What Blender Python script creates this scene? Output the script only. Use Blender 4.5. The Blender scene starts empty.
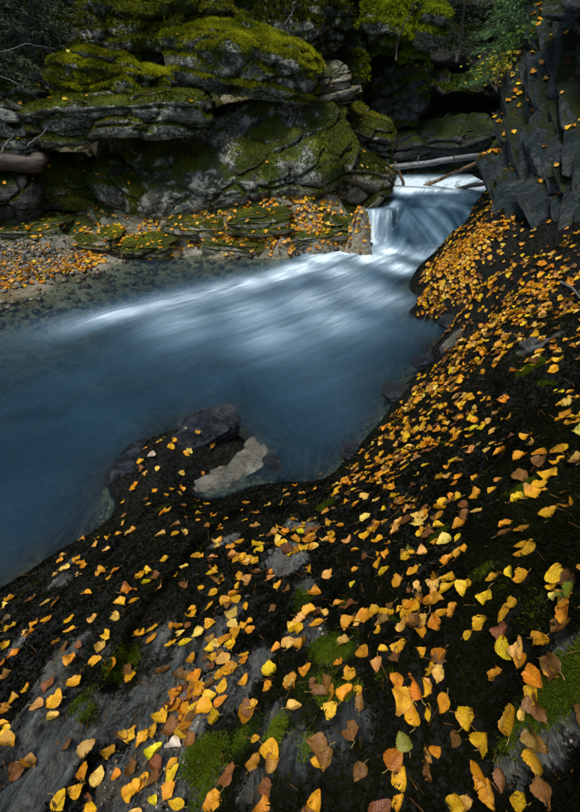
import bpy, math, random
import numpy as np
from mathutils import Vector, Matrix
from mathutils.bvhtree import BVHTree

scene = bpy.context.scene
R = math.radians
random.seed(7); rng = np.random.default_rng(7)
col = scene.collection

# ------------------------------------------------------------------ camera
PITCH = R(36.3); FPX = 812 * 20 / 36.0; CAMZ = 1.6
cd = bpy.data.cameras.new('camera'); cam = bpy.data.objects.new('camera', cd); col.objects.link(cam)
cd.sensor_fit = 'VERTICAL'; cd.sensor_height = 36; cd.sensor_width = 36; cd.lens = 20
cd.clip_start = .02; cd.clip_end = 400
cam.location = (0, 0, CAMZ); cam.rotation_euler = (math.pi / 2 - PITCH, 0, 0)
scene.camera = cam

# ------------------------------------------------------------------ world, sun, exposure
SUN_EL, SUN_ROT = R(70), R(-140)         # soft light high over the open side of the gorge
w = bpy.data.worlds.new('World'); scene.world = w; w.use_nodes = True
wn = w.node_tree; bg = wn.nodes['Background']
sky = wn.nodes.new('ShaderNodeTexSky'); sky.sky_type = 'NISHITA'; sky.sun_disc = False
sky.sun_elevation = SUN_EL; sky.sun_rotation = SUN_ROT
sky.air_density = 1.3; sky.dust_density = 1.6; sky.ozone_density = 2.0
wn.links.new(sky.outputs[0], bg.inputs[0]); bg.inputs[1].default_value = .085
sd = bpy.data.lights.new('sun', 'SUN'); sd.energy = 1.5; sd.angle = R(18); sd.color = (1, .94, .82)
sun = bpy.data.objects.new('sun', sd); col.objects.link(sun)
sdir = Vector((math.sin(SUN_ROT) * math.cos(SUN_EL), math.cos(SUN_ROT) * math.cos(SUN_EL), math.sin(SUN_EL)))
sun.rotation_euler = (-sdir).to_track_quat('-Z', 'Y').to_euler(); sun.location = sdir * 20
vs = scene.view_settings
vs.view_transform = 'Standard'; vs.look = 'None'; vs.gamma = 1; vs.use_curve_mapping = False
vs.exposure = 1.05

# ------------------------------------------------------------------ helpers
CT, ST = math.cos(PITCH), math.sin(PITCH)
def ray(u, v):
    a = (406 - v) / FPX
    return np.array([(u - 290) / FPX, CT + a * ST, -ST + a * CT])
def at_z(u, v, z):
    d = ray(u, v); t = (z - CAMZ) / d[2]; return np.array([0, 0, CAMZ]) + d * t
def at_y(u, v, y):
    d = ray(u, v); t = y / d[1]; return np.array([0, 0, CAMZ]) + d * t
def pix(P):
    P = np.asarray(P, float); q = P - np.array([0, 0, CAMZ])
    zc = q[..., 1] * CT - q[..., 2] * ST; yc = q[..., 1] * ST + q[..., 2] * CT
    return 290 + FPX * q[..., 0] / zc, 406 - FPX * yc / zc, zc

def _h(ix, iy, iz, s):
    with np.errstate(over='ignore'):
        n = (ix.astype(np.int64) * 374761393 + iy.astype(np.int64) * 668265263 + iz.astype(np.int64) * 2147483647 + s * 1274126177)
        n = (n ^ (n >> 13)) * 1274126177
        n = (n ^ (n >> 16)) * 2246822519
        n = n ^ (n >> 15)
    return (n & 0xFFFFFF).astype(float) / 0xFFFFFF
def vnoise(P, s=0):
    i = np.floor(P).astype(np.int64); f = P - i; f = f * f * f * (f * (f * 6 - 15) + 10)
    r = 0
    for a in (0, 1):
        for b in (0, 1):
            for c in (0, 1):
                wgt = (f[:, 0] if a else 1 - f[:, 0]) * (f[:, 1] if b else 1 - f[:, 1]) * (f[:, 2] if c else 1 - f[:, 2])
                r = r + wgt * _h(i[:, 0] + a, i[:, 1] + b, i[:, 2] + c, s)
    return r * 2 - 1
def fbm(P, sc=1., o=4, s=0, g=.5):
    r = 0; a = 1; t = 0
    for k in range(o):
        r = r + a * vnoise(P * sc + 17.3 * k, s + k); t += a; a *= g; sc *= 2.03
    return r / t
def voro(P, s=0, tilt=False):
    i = np.floor(P).astype(np.int64); n = len(P)
    f1 = np.full(n, 9.); f2 = np.full(n, 9.); cid = np.zeros(n); tl = np.zeros(n)
    for a in (-1, 0, 1):
        for b in (-1, 0, 1):
            for c in (-1, 0, 1):
                q = i + np.array([a, b, c])
                d = np.stack([q[:, k] + _h(q[:, 0], q[:, 1], q[:, 2], s + 11 * k) - P[:, k] for k in range(3)], 1)
                L = np.sqrt((d * d).sum(1)); near = L < f1
                f2 = np.where(near, f1, np.minimum(f2, L))
                cid = np.where(near, _h(q[:, 0], q[:, 1], q[:, 2], s + 77), cid); f1 = np.where(near, L, f1)
                if tilt: tl = np.where(near, sum(d[:, k] * (_h(q[:, 0], q[:, 1], q[:, 2], s + 91 + k) - .5) * 2 for k in range(3)), tl)
    return (f1, f2, cid, tl) if tilt else (f1, f2, cid)
def sstep(a, b, x):
    t = np.clip((x - a) / (b - a), 0, 1); return t * t * (3 - 2 * t)
def tps(C, Z, lam=1e-4):
    C = np.asarray(C, float); Z = np.asarray(Z, float); n = len(C)
    def U(r2): return np.where(r2 > 1e-12, .5 * r2 * np.log(r2 + 1e-20), 0)
    K = U(((C[:, None] - C[None]) ** 2).sum(2)) + lam * np.eye(n)
    Pm = np.c_[np.ones(n), C]; A = np.block([[K, Pm], [Pm.T, np.zeros((3, 3))]])
    sol = np.linalg.solve(A, np.r_[Z, 0, 0, 0]); wv, av = sol[:n], sol[n:]
    def f(Q):
        out = np.empty(len(Q))
        for k in range(0, len(Q), 20000):
            q = Q[k:k + 20000]
            out[k:k + 20000] = U(((q[:, None] - C[None]) ** 2).sum(2)) @ wv + av[0] + q @ av[1:]
        return out
    return f
def blobs(XY, items, power=6):                      # items: (u, v, z, radius_px, value) -> gaussian patches on the surface
    m = np.zeros(len(XY))
    for (u, v, z, rp, val) in items:
        c = at_z(u, v, z); rr = rp * np.linalg.norm(c - [0, 0, CAMZ]) / FPX
        m = m + (val * np.exp(-((XY - c[:2]) ** 2).sum(1) / (rr * rr))) ** power
    return m ** (1 / power)

def mesh_np(name, V, F, attrs=None, smooth=True, uv=None, colors=None):
    me = bpy.data.meshes.new(name); V = np.asarray(V, np.float32); F = np.asarray(F, np.int32); k = F.shape[1]
    me.vertices.add(len(V)); me.vertices.foreach_set('co', V.ravel())
    me.loops.add(F.size); me.loops.foreach_set('vertex_index', F.ravel())
    me.polygons.add(len(F)); me.polygons.foreach_set('loop_start', np.arange(0, F.size, k, dtype=np.int32))
    me.polygons.foreach_set('use_smooth', np.full(len(F), smooth))
    me.update(calc_edges=True)
    for nm, a in (attrs or {}).items():
        at = me.attributes.new(nm, 'FLOAT', 'POINT'); at.data.foreach_set('value', np.asarray(a, np.float32))
    if colors is not None:
        at = me.attributes.new('tint', 'FLOAT_COLOR', 'POINT')
        at.data.foreach_set('color', np.c_[colors, np.ones(len(V))].astype(np.float32).ravel())
    if uv is not None:
        l = me.uv_layers.new(name='uv'); l.data.foreach_set('uv', np.asarray(uv, np.float32)[F.ravel()].ravel())
    return me
def link(name, me, mat=None, parent=None, loc=None):
    o = bpy.data.objects.new(name, me); col.objects.link(o)
    if mat is not None: me.materials.clear(); me.materials.append(mat)
    if parent is not None: o.parent = parent
    if loc is not None: o.location = loc
    return o
def tag(o, label=None, cat=None, group=None, kind=None):
    if label: o['label'] = label
    if cat: o['category'] = cat
    if group: o['group'] = group
    if kind: o['kind'] = kind
    return o
def grid_faces(nu, nv):
    i = np.arange(nu - 1)[:, None] * nv + np.arange(nv - 1)[None]
    return np.stack([i, i + nv, i + nv + 1, i + 1], 2).reshape(-1, 4)
def normals(V, F):
    k = F.shape[1]
    n = np.cross(V[F[:, 1]] - V[F[:, 0]], V[F[:, k - 1]] - V[F[:, 0]])
    if k == 4: n += np.cross(V[F[:, 3]] - V[F[:, 2]], V[F[:, 1]] - V[F[:, 2]])
    N = np.zeros_like(V)
    for j in range(k): np.add.at(N, F[:, j], n)
    return N / (np.linalg.norm(N, axis=1, keepdims=True) + 1e-12)
def scatter(V, F, n, weight):              # n points spread over the faces by area x vertex weight
    if F.shape[1] == 4: T = np.concatenate([F[:, [0, 1, 2]], F[:, [0, 2, 3]]])
    else: T = F
    A = V[T[:, 0]]; B = V[T[:, 1]]; C = V[T[:, 2]]
    cr = np.cross(B - A, C - A); ar = np.linalg.norm(cr, axis=1)
    p = ar * weight[T].mean(1); p = p / p.sum()
    t = rng.choice(len(T), n, p=p)
    a = rng.random(n); b = rng.random(n); fl = a + b > 1; a[fl] = 1 - a[fl]; b[fl] = 1 - b[fl]
    P = A[t] + (B - A)[t] * a[:, None] + (C - A)[t] * b[:, None]
    return P, cr[t] / (ar[t][:, None] + 1e-12)

# ------------------------------------------------------------------ materials
class NT:
    def __init__(s, name):
        s.m = bpy.data.materials.new(name); s.m.use_nodes = True; s.t = s.m.node_tree; s.t.nodes.clear()
        s.out = s.t.nodes.new('ShaderNodeOutputMaterial')
    def n(s, typ, ins=None, **kw):
        nd = s.t.nodes.new('ShaderNode' + typ)
        for k, v in kw.items(): setattr(nd, k, v)
        for k, v in (ins or {}).items():
            if isinstance(v, bpy.types.NodeSocket): s.t.links.new(v, nd.inputs[k])
            else: nd.inputs[k].default_value = v
        return nd
    def math(s, op, a, b=0., c=0., clamp=False): return s.n('Math', {0: a, 1: b, 2: c}, operation=op, use_clamp=clamp).outputs[0]
    def mix(s, f, a, b, blend='MIX'):
        nd = s.n('Mix', data_type='RGBA', blend_type=blend); 
        for k, v in ((0, f), (6, a), (7, b)):
            if isinstance(v, bpy.types.NodeSocket): s.t.links.new(v, nd.inputs[k])
            else: nd.inputs[k].default_value = v if k == 0 else (*v, 1)[:4]
        return nd.outputs[2]
    def ramp(s, f, stops, interp='LINEAR'):
        nd = s.n('ValToRGB', {0: f}); cr = nd.color_ramp; cr.interpolation = interp
        while len(cr.elements) < len(stops): cr.elements.new(.5)
        for e, (p, c) in zip(cr.elements, stops):
            e.position = p; e.color = (*c, 1) if not np.isscalar(c) else (c, c, c, 1)
        return nd.outputs[0]
    def noise(s, vec, sc, det=4, rough=.55, dist=0.):
        return s.n('TexNoise', {'Vector': vec, 'Scale': sc, 'Detail': det, 'Roughness': rough, 'Distortion': dist}).outputs[0]
    def mapping(s, vec, scale=(1, 1, 1), rot=(0, 0, 0)):
        return s.n('Mapping', {'Vector': vec, 'Scale': scale, 'Rotation': rot}).outputs[0]
    def attr(s, nm, i=2): return s.n('Attribute', attribute_name=nm).outputs[i]
    def bump(s, h, strength, dist, nrm=None):
        d = {'Height': h, 'Strength': strength, 'Distance': dist}
        if nrm is not None: d['Normal'] = nrm
        return s.n('Bump', d).outputs[0]
    def bsdf(s, **k):
        ins = {}
        for a, v in k.items():
            a = a.replace('_', ' ')
            if not isinstance(v, bpy.types.NodeSocket) and not np.isscalar(v) and len(v) == 3: v = (*v, 1)
            ins[a] = v
        return s.n('BsdfPrincipled', ins)
    def done(s, sh): s.t.links.new(sh, s.out.inputs[0]); return s.m

def rock_mat(name, dark, mid, light, streak=(1, 1, 4), srot=(0, 0, 0), lichen=.4, lcol=(.48, .5, .45),
             mossA=(.015, .03, .004), mossB=(.13, .16, .012), wet=.45, stain=None, fine=1., mossmid=(.045, .075, .007)):
    t = NT(name); co = t.n('TexCoord').outputs['Object']
    st = t.mapping(co, streak, srot)
    a = t.noise(st, 3.2, 12, .68, .4); b = t.noise(co, 1.6, 6); g = t.noise(co, 22 * fine, 8, .75)
    f = t.math('ADD', t.math('MULTIPLY', a, .55), t.math('ADD', t.math('MULTIPLY', b, .25), t.math('MULTIPLY', g, .2)))
    c = t.ramp(f, [(.36, dark), (.5, mid), (.62, light)])
    c = t.mix(t.ramp(t.noise(st, 11 * fine, 8, .7), [(.5, 0.), (.75, 1.)]), c, tuple(x * .28 for x in dark))
    if name == 'wet_slate_bank':
        bnd = t.ramp(t.noise(t.mapping(co, (34, 5, 8), srot), 1., 9, .7, .8), [(.36, .4), (.5, 1.1), (.66, 2.3)])
        c = t.mix(1., c, bnd, 'MULTIPLY'); c = t.mix(t.ramp(t.noise(t.mapping(co, (18, 3, 4), srot), 1., 6, .6, 1.2), [(.56, 0.), (.6, .8)]), c, (.02, .02, .018))
        c = t.mix(t.ramp(t.noise(co, 7, 6, .7), [(.54, 0.), (.64, .55)]), c, (.20, .15, .075))
    # pale crust of lichen in irregular small patches
    lm = t.math('MULTIPLY', t.ramp(t.noise(co, 9 * fine, 9, .68, .3), [(.515, 0.), (.56, 1.)]), t.ramp(t.noise(co, 2.2, 3), [(.40, 0.), (.56, 1.)]))
    sp_ = t.math('MULTIPLY', t.ramp(t.noise(co, 34 * fine, 6, .7), [(.52, 0.), (.57, 1.)]), t.ramp(t.noise(co, 3.1, 4), [(.42, 0.), (.54, 1.)]))
    c = t.mix(t.math('MULTIPLY', t.math('MAXIMUM', lm, sp_), lichen), c, lcol)
    if stain: c = t.mix(t.math('MULTIPLY', t.ramp(t.noise(co, 2.4, 6, .65, .6), [(.5, 0.), (.66, 1.)]), .75), c, stain)
    ms = t.math('ADD', t.attr('moss'), t.math('MULTIPLY', t.math('SUBTRACT', t.noise(co, 8 * fine, 10, .78), .5), 1.7))
    mf = t.ramp(ms, [(.46, 0.), (.54, 1.)])
    mc = t.ramp(t.math('ADD', t.math('MULTIPLY', t.noise(co, 3.5, 5), .6), t.math('MULTIPLY', t.noise(co, 40 * fine, 4, .7), .4)),
                [(.34, mossA), (.52, mossmid), (.70, mossB)])
    c = t.mix(mf, c, mc)
    h = t.math('ADD', t.math('MULTIPLY', t.noise(st, 14 * fine, 10, .68), 1.), t.math('MULTIPLY', t.noise(co, 60 * fine, 6, .7), .5))
    nb = t.bump(h, 1., (.06 if fine < 3 else .11) / fine)
    mb = t.bump(t.noise(co, 90 * fine, 5, .75), t.math('MULTIPLY', mf, .9), .03 / fine, nb)
    rg = t.math('ADD', t.math('MULTIPLY', mf, .5), t.math('ADD', t.math('MULTIPLY', t.noise(co, 5, 4), .35), wet - .17), clamp=True)
    p = t.bsdf(Base_Color=c, Roughness=rg, Normal=mb); p.inputs['Specular IOR Level'].default_value = .45
    return t.done(p.outputs[0])

def moss_mat(name):
    t = NT(name); c = t.n('Attribute', attribute_name='tint').outputs[0]
    p = t.n('BsdfDiffuse', {'Color': c}).outputs[0]
    q = t.n('BsdfTranslucent', {'Color': c}).outputs[0]
    return t.done(t.n('MixShader', {0: .25, 1: p, 2: q}).outputs[0])

def leaf_mat(name, per_object):
    t = NT(name)
    if per_object:
        oi = t.n('ObjectInfo'); c0 = oi.outputs['Color']; rnd = oi.outputs['Random']; spot = oi.outputs['Alpha']
    else:
        c0 = t.n('Attribute', attribute_name='tint').outputs[0]; rnd = t.attr('rnd'); spot = t.attr('spot')
    uv = t.n('UVMap', uv_map='uv').outputs[0]
    sep = t.n('SeparateXYZ', {0: uv}); x = t.math('SUBTRACT', sep.outputs[0], .5); y = sep.outputs[1]
    off = t.n('CombineXYZ', {0: sep.outputs[0], 1: y, 2: t.math('MULTIPLY', rnd, 40.)}).outputs[0]
    ax = t.math('ABSOLUTE', x)
    rib = t.ramp(ax, [(.0, 1.), (.022, 0.)])
    side = t.math('ABSOLUTE', t.math('SUBTRACT', t.math('FRACT', t.math('MULTIPLY', t.math('SUBTRACT', y, t.math('MULTIPLY', ax, .9)), 7.)), .5))
    vein = t.math('MAXIMUM', rib, t.math('MULTIPLY', t.ramp(side, [(.0, 1.), (.09, 0.)]), .55))
    blot = t.noise(off, 3.2, 5, .6)
    c = t.mix(t.ramp(blot, [(.42, 0.), (.7, .8)]), c0, t.mix(1., c0, (.62, .42, .3), 'MULTIPLY'))
    c = t.mix(t.math('MULTIPLY', vein, .35), c, t.mix(1., c, (.55, .4, .25), 'MULTIPLY'))
    sp = t.n('TexVoronoi', {'Vector': off, 'Scale': 9., 'Randomness': 1.}).outputs['Distance']
    sp = t.math('LESS_THAN', t.math('ADD', sp, t.math('MULTIPLY', t.noise(off, 4, 2), .5)), t.math('ADD', t.math('MULTIPLY', spot, .22), .22))
    c = t.mix(t.math('MULTIPLY', sp, .85), c, (.035, .012, .004))
    edge = t.ramp(t.math('ADD', t.math('MAXIMUM', ax, t.math('ABSOLUTE', t.math('SUBTRACT', y, .5))), t.math('MULTIPLY', t.noise(off, 8, 3), .14)), [(.5, 0.), (.58, 1.)])
    c = t.mix(t.math('MULTIPLY', edge, .55), c, (.09, .03, .006))
    nb = t.bump(t.math('ADD', t.math('MULTIPLY', vein, -.5), t.noise(off, 9, 4)), .6, .0025)
    p = t.bsdf(Base_Color=c, Roughness=t.math('ADD', t.math('MULTIPLY', t.noise(off, 2, 2), .35), .28), Normal=nb)
    p.inputs['Specular IOR Level'].default_value = .4
    tr = t.n('BsdfTranslucent', {'Color': c, 'Normal': nb}).outputs[0]
    return t.done(t.n('MixShader', {0: .2, 1: p.outputs[0], 2: tr}).outputs[0])

def bark_mat(name, a, b, sc=(30, 30, 3)):
    t = NT(name); co = t.n('TexCoord').outputs['Object']; m = t.mapping(co, sc)
    n = t.noise(m, 1., 8, .65, .3); c = t.ramp(n, [(.35, a), (.65, b)])
    c = t.mix(t.ramp(t.noise(co, 5, 5), [(.55, 0.), (.7, .7)]), c, (.02, .03, .012))
    p = t.bsdf(Base_Color=c, Roughness=.55, Normal=t.bump(n, .8, .01)); return t.done(p.outputs[0])

def plain_mat(name, colr, rough=.6):
    t = NT(name); co = t.n('TexCoord').outputs['Object']
    c = t.mix(t.noise(co, 25, 5), tuple(x * .55 for x in colr), tuple(min(1, x * 1.4) for x in colr))
    return t.done(t.bsdf(Base_Color=c, Roughness=rough, Normal=t.bump(t.noise(co, 60, 5), .5, .006)).outputs[0])

M = {}
M['bank'] = rock_mat('wet_slate_bank', (.024, .03, .03), (.13, .145, .14), (.50, .52, .49), streak=(7, 1.4, 4), srot=(0, 0, R(-24)),
                     lichen=.75, lcol=(.34, .34, .27), mossA=(.003, .004, .002), mossmid=(.006, .008, .003), mossB=(.014, .018, .005), wet=.24, fine=3.2)
M['far'] = rock_mat('grey_green_ledge', (.06, .06, .045), (.30, .28, .18), (.62, .58, .44), streak=(1.2, 2, 5), srot=(R(12), R(8), 0), lichen=.8,
                    lcol=(.58, .58, .50), mossA=(.012, .024, .003), mossmid=(.05, .075, .005), mossB=(.22, .25, .012), stain=(.24, .13, .02), wet=.42)
M['boulder'] = rock_mat('mossy_boulder_rock', (.022, .028, .018), (.075, .088, .058), (.24, .26, .19), streak=(1.2, 1.2, 5), srot=(R(10), R(-6), 0), lichen=1.,
                        lcol=(.56, .59, .50), mossA=(.018, .034, .003), mossmid=(.08, .12, .006), mossB=(.32, .36, .014), wet=.42)  # bare rock tone lowered too, as shade on the upper boulders
M['wall'] = rock_mat('shade_toned_gorge_rock', (.012, .014, .014), (.04, .044, .04), (.10, .10, .085), streak=(1, 1, 5), srot=(R(8), R(12), 0), lichen=.2,
                     mossA=(.01, .018, .003), mossmid=(.04, .07, .006), mossB=(.13, .2, .012), wet=.5)  # rock toned darker in place of shade over the upper gorge
M['cliff'] = rock_mat('blue_grey_slate_cliff', (.012, .018, .021), (.046, .070, .075), (.19, .24, .24), streak=(1.6, 9, 2.4), srot=(R(52), 0, 0), lichen=.35,
                      lcol=(.24, .27, .26), mossA=(.01, .014, .004), mossmid=(.028, .044, .008), mossB=(.09, .10, .015), stain=(.05, .05, .03), wet=.42)
M['wetrock'] = rock_mat('wet_dark_slate', (.006, .009, .013), (.025, .034, .045), (.13, .155, .18), streak=(2, 7, 3), srot=(0, 0, R(-40)), lichen=.1, wet=.06,
                        mossA=(.003, .004, .002), mossmid=(.006, .008, .003), mossB=(.014, .018, .005), fine=2.2)
M['palerock'] = rock_mat('pale_wet_stone', (.06, .06, .05), (.27, .26, .21), (.60, .58, .50), streak=(2, 6, 3), srot=(0, 0, R(-50)), lichen=.5, stain=(.3, .2, .07), wet=.3, fine=2)
M['moss'] = moss_mat('moss_blades')
M['leaf'] = leaf_mat('autumn_leaf', True)
M['litter'] = leaf_mat('autumn_leaf_litter', False)
M['stalk'] = plain_mat('leaf_stalk', (.42, .27, .07))
M['log'] = bark_mat('grey_log_bark', (.05, .052, .055), (.26, .27, .28), (3, 30, 30))
M['redlog'] = bark_mat('red_brown_log_bark', (.07, .03, .012), (.42, .27, .15), (3, 30, 30))
M['darklog'] = bark_mat('dark_log_bark', (.02, .015, .01), (.10, .075, .05), (3, 30, 30))
M['trunk'] = bark_mat('tree_bark', (.015, .012, .01), (.06, .05, .04))
M['twig'] = plain_mat('bare_twig', (.13, .13, .12))

# stream bed: brown pebbly gravel
t = NT('stream_bed_gravel'); co = t.n('TexCoord').outputs['Object']
v = t.n('TexVoronoi', {'Vector': co, 'Scale': 16.}); 
c = t.mix(.6, t.ramp(t.noise(co, 2, 6), [(.3, (.05, .045, .03)), (.6, (.17, .14, .08))]), t.ramp(t.n('SeparateColor', {0: v.outputs['Color']}).outputs[0], [(0, (.03, .03, .025)), (1, (.16, .14, .1))]))
M['bed'] = t.done(t.bsdf(Base_Color=c, Roughness=.4, Normal=t.bump(t.math('SUBTRACT', t.noise(co, 30, 5), v.outputs['Distance']), .8, .03)).outputs[0])

# stream water: turbid body, surface sheen, silky foam drawn out along the current
t = NT('stream_water'); foam = t.attr('foam'); depth = t.attr('depth')
uv = t.n('UVMap', uv_map='uv').outputs[0]
s1 = t.noise(t.mapping(uv, (.7, 4.5, 1)), 1.5, 9, .62, .6); s2 = t.noise(t.mapping(uv, (2.2, 15, 1)), 2., 8, .65, .5)
st = t.math('ADD', t.math('MULTIPLY', s1, .65), t.math('MULTIPLY', s2, .35))
sf = t.ramp(st, [(.34, 0.), (.66, 1.)])
ff = t.math('MULTIPLY', foam, t.math('ADD', t.math('SUBTRACT', 1., t.math('MULTIPLY', foam, .22)), t.math('MULTIPLY', t.math('SUBTRACT', sf, .3), t.math('ADD', .25, foam))), clamp=True)
op = t.math('MAXIMUM', t.math('MULTIPLY', depth, t.math('ADD', .8, t.math('MULTIPLY', sf, .35))), t.math('POWER', ff, .7), clamp=True)
body = t.mix(t.ramp(t.noise(t.n('TexCoord').outputs['Object'], 1.3, 5, .55, .4), [(.35, 0.), (.7, 1.)]), (.006, .023, .041), (.018, .056, .092))  # blue of the reflected sky put into the body colour
cc = t.mix(ff, body, t.mix(t.math('POWER', ff, .8), (.30, .62, .92), (.74, .90, 1.0)))
df = t.n('BsdfDiffuse', {'Color': cc}).outputs[0]
tp = t.n('BsdfTransparent', {'Color': (.74, .84, .78, 1)}).outputs[0]
nb = t.bump(st, .25, .05)
under = t.n('MixShader', {0: op, 1: tp, 2: df}).outputs[0]
gl = t.n('BsdfGlossy', {'Color': (1, 1, 1, 1), 'Roughness': .24, 'Normal': nb}).outputs[0]
fr = t.n('Fresnel', {'IOR': 1.33, 'Normal': nb}).outputs[0]
M['water'] = t.done(t.n('MixShader', {0: t.math('MULTIPLY', fr, t.math('SUBTRACT', 1., t.math('MULTIPLY', ff, .7))), 1: under, 2: gl}).outputs[0])

# ------------------------------------------------------------------ near bank (one sloping sheet of slate)
NB = [(0,590,0),(60,551,.0),(118,506,.0),(112,482,.0),(146,446,.0),(188,426,.02),(222,422,.0),(250,450,.0),(222,468,-.01),(196,494,-.01),(232,497,.01),(290,483,.0),(345,461,.0),
      (375,428,.0),(402,388,.0),(432,352,.0),(462,326,.0),(436,312,.0),(412,288,.0),(432,254,.03),(456,225,.12),(472,206,.34),(490,190,.44),
      (60,582,.26),(20,622,.30),(125,530,.22),(150,470,.14),(190,446,.13),(215,440,.10),(160,500,.20),(235,512,.22),(300,500,.27),(360,470,.24),(400,420,.24),(430,385,.24),(470,338,.22),(432,292,.22),(452,255,.34),(478,216,.52),
      (70,640,.45),(125,680,.54),(0,720,.48),(0,812,.56),(150,812,.68),(290,812,.76),(200,600,.5),(290,680,.71),(290,545,.5),(360,540,.58),(400,600,.78),(400,700,.83),(510,650,1.0),(500,780,.88),
      (580,812,1.0),(580,700,1.07),(580,600,1.1),(545,510,.95),(580,520,1.05),(440,500,.78),(450,420,.55),(520,430,.78),(580,430,.95),(480,340,.50),(540,345,.78),(580,340,.88),
      (480,290,.42),(530,290,.6),(580,300,.72),(470,250,.45),(500,235,.55),(530,262,.62)]
C = [at_z(u, v, z)[:2] for u, v, z in NB]; Z = [z for *_, z in NB]
def add(x, y, z): C.append(np.array([x, y])); Z.append(z)
for x, y, z in ((-1.6, -1.2, .35), (-1.9, .2, -.1), (0, -1.2, .85), (1.8, -1.2, 1.4), (1.6, .6, 1.3), (2.2, 2.0, 1.15), (2.6, 3.4, 1.0), (2.6, 5, .9), (-2.6, -1.2, .2)): add(x, y, z)
for u, v in ((0, 560), (60, 520), (80, 480), (120, 445), (170, 412), (222, 405), (262, 432), (300, 462), (330, 440), (355, 410), (380, 375), (410, 345), (425, 322), (398, 300), (395, 270), (415, 245), (438, 222)):
    p = at_z(u, v, 0); add(p[0], p[1], -.22)
for u, v in ((0, 480), (150, 370), (300, 400), (380, 330), (360, 280)):
    p = at_z(u, v, 0); add(p[0], p[1], -.42)
fbank = tps(C, Z, 2e-4)
xs = np.concatenate([np.arange(-2.6, -1.3, .04), np.arange(-1.3, 1.3, .0085), np.arange(1.3, 2.9, .02)])
ys = np.concatenate([np.arange(-1.2, .0, .04), np.arange(0, 1.6, .0085), np.arange(1.6, 3, .013), np.arange(3, 6.4, .022)])
X, Y = np.meshgrid(xs, ys, indexing='ij'); XY = np.c_[X.ravel(), Y.ravel()]
zb = fbank(XY)
FA = math.atan2(*(at_z(170, 790, .66) - at_z(300, 540, .5))[:2][::-1])         # run of the slate's grain
ca, sa = math.cos(FA), math.sin(FA)
al = XY[:, 0] * ca + XY[:, 1] * sa; ac = -XY[:, 0] * sa + XY[:, 1] * ca
P3 = np.c_[XY, zb]; G = np.c_[al * 1.6, ac * 9, zb * 2]
land = sstep(-.06, .08, zb)
disp = .045 * fbm(G, 1., 5, 3) + .016 * (.5 - np.abs(fbm(G, 3.1, 4, 13))) + .006 * fbm(G, 9, 3, 17) + .05 * fbm(P3, 1.7, 4, 5) + .022 * fbm(P3, 6, 4, 9) + .008 * fbm(P3, 24, 3, 12)
stair = ac * 7 + 1.3 * fbm(P3, 1.3, 3, 21); disp += .06 * (_h(np.floor(stair).astype(np.int64), np.floor(stair).astype(np.int64) * 0, np.floor(stair).astype(np.int64) * 0, 5) - .5) * sstep(0, .08, stair - np.floor(stair))
zb = zb + disp * land * np.clip(zb * 4 + .25, .2, 1)
VB = np.c_[XY, zb]; FB = grid_faces(len(xs), len(ys))
# bare slate showing through the moss, and spots of green moss
BARE = [(90,730,.55,40,.9),(60,660,.47,30,.8),(40,790,.56,44,.9),(110,800,.62,40,.9),(150,680,.57,30,.8),(240,620,.56,24,.7),(260,660,.65,22,.7),(55,700,.5,42,1),(25,760,.52,48,.9),(112,655,.5,26,.8),(150,640,.5,30,.8),(60,580,.26,16,.8),(70,565,.2,14,.8),(200,650,.58,34,1),(225,690,.62,36,1),(170,720,.62,46,1),(130,770,.64,46,1),
        (190,780,.68,40,.9),(215,540,.4,16,.7),(230,530,.4,12,.7),(290,560,.52,26,1),(300,525,.42,18,.9),(312,590,.6,22,.9),(312,640,.67,26,1),(325,670,.7,24,.9),(270,720,.73,26,.9),(300,760,.75,34,.9),(250,790,.75,24,.7),
        (355,720,.78,20,.7),(570,700,1.06,26,1),(575,660,1.08,22,.9),(360,560,.62,16,.5),(95,700,.54,24,.7),(10,640,.36,16,.5),(330,740,.77,22,.7),(534,350,.76,14,.9),(375,480,.36,14,.6),
        (400,385,.05,14,.8),(450,345,.1,10,.8),(205,430,.06,14,.9),(180,430,.05,10,.8)]
GREEN = [(330,660,.7,24,1),(318,700,.73,24,.8),(345,700,.76,16,.9),(440,526,.8,9,.9),(447,520,.8,7,.9),(110,655,.5,22,.6),(75,720,.52,26,.55),(215,760,.7,28,.6),(290,745,.75,30,.9),(240,740,.71,20,.6),(522,492,.92,8,1),(527,488,.92,6,1),(400,620,.8,12,.8),
         (530,370,.78,10,.9),(525,378,.76,9,.9),(540,392,.8,10,.5),(345,612,.68,12,.7),(385,680,.82,12,.6),(478,575,.9,12,.5),(560,690,1.05,14,.7),(300,600,.6,20,.5),(330,500,.4,14,.5),(385,440,.25,12,.4),(205,800,.7,20,.5)]
bare = blobs(XY, BARE); green = blobs(XY, GREEN)
bank_bvh_pts = (VB, FB)
moss_bank = np.clip(1.05 - bare * .95 + .5 * fbm(G, 1.5, 4, 31) + .45 * fbm(P3, 11, 5, 35), 0, 1) * sstep(-.04, .0, zb)
me = mesh_np('near_bank', VB, FB, {'moss': moss_bank})
near_bank = link('near_bank', me, M['bank']); near_bank['kind'] = 'structure'

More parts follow.
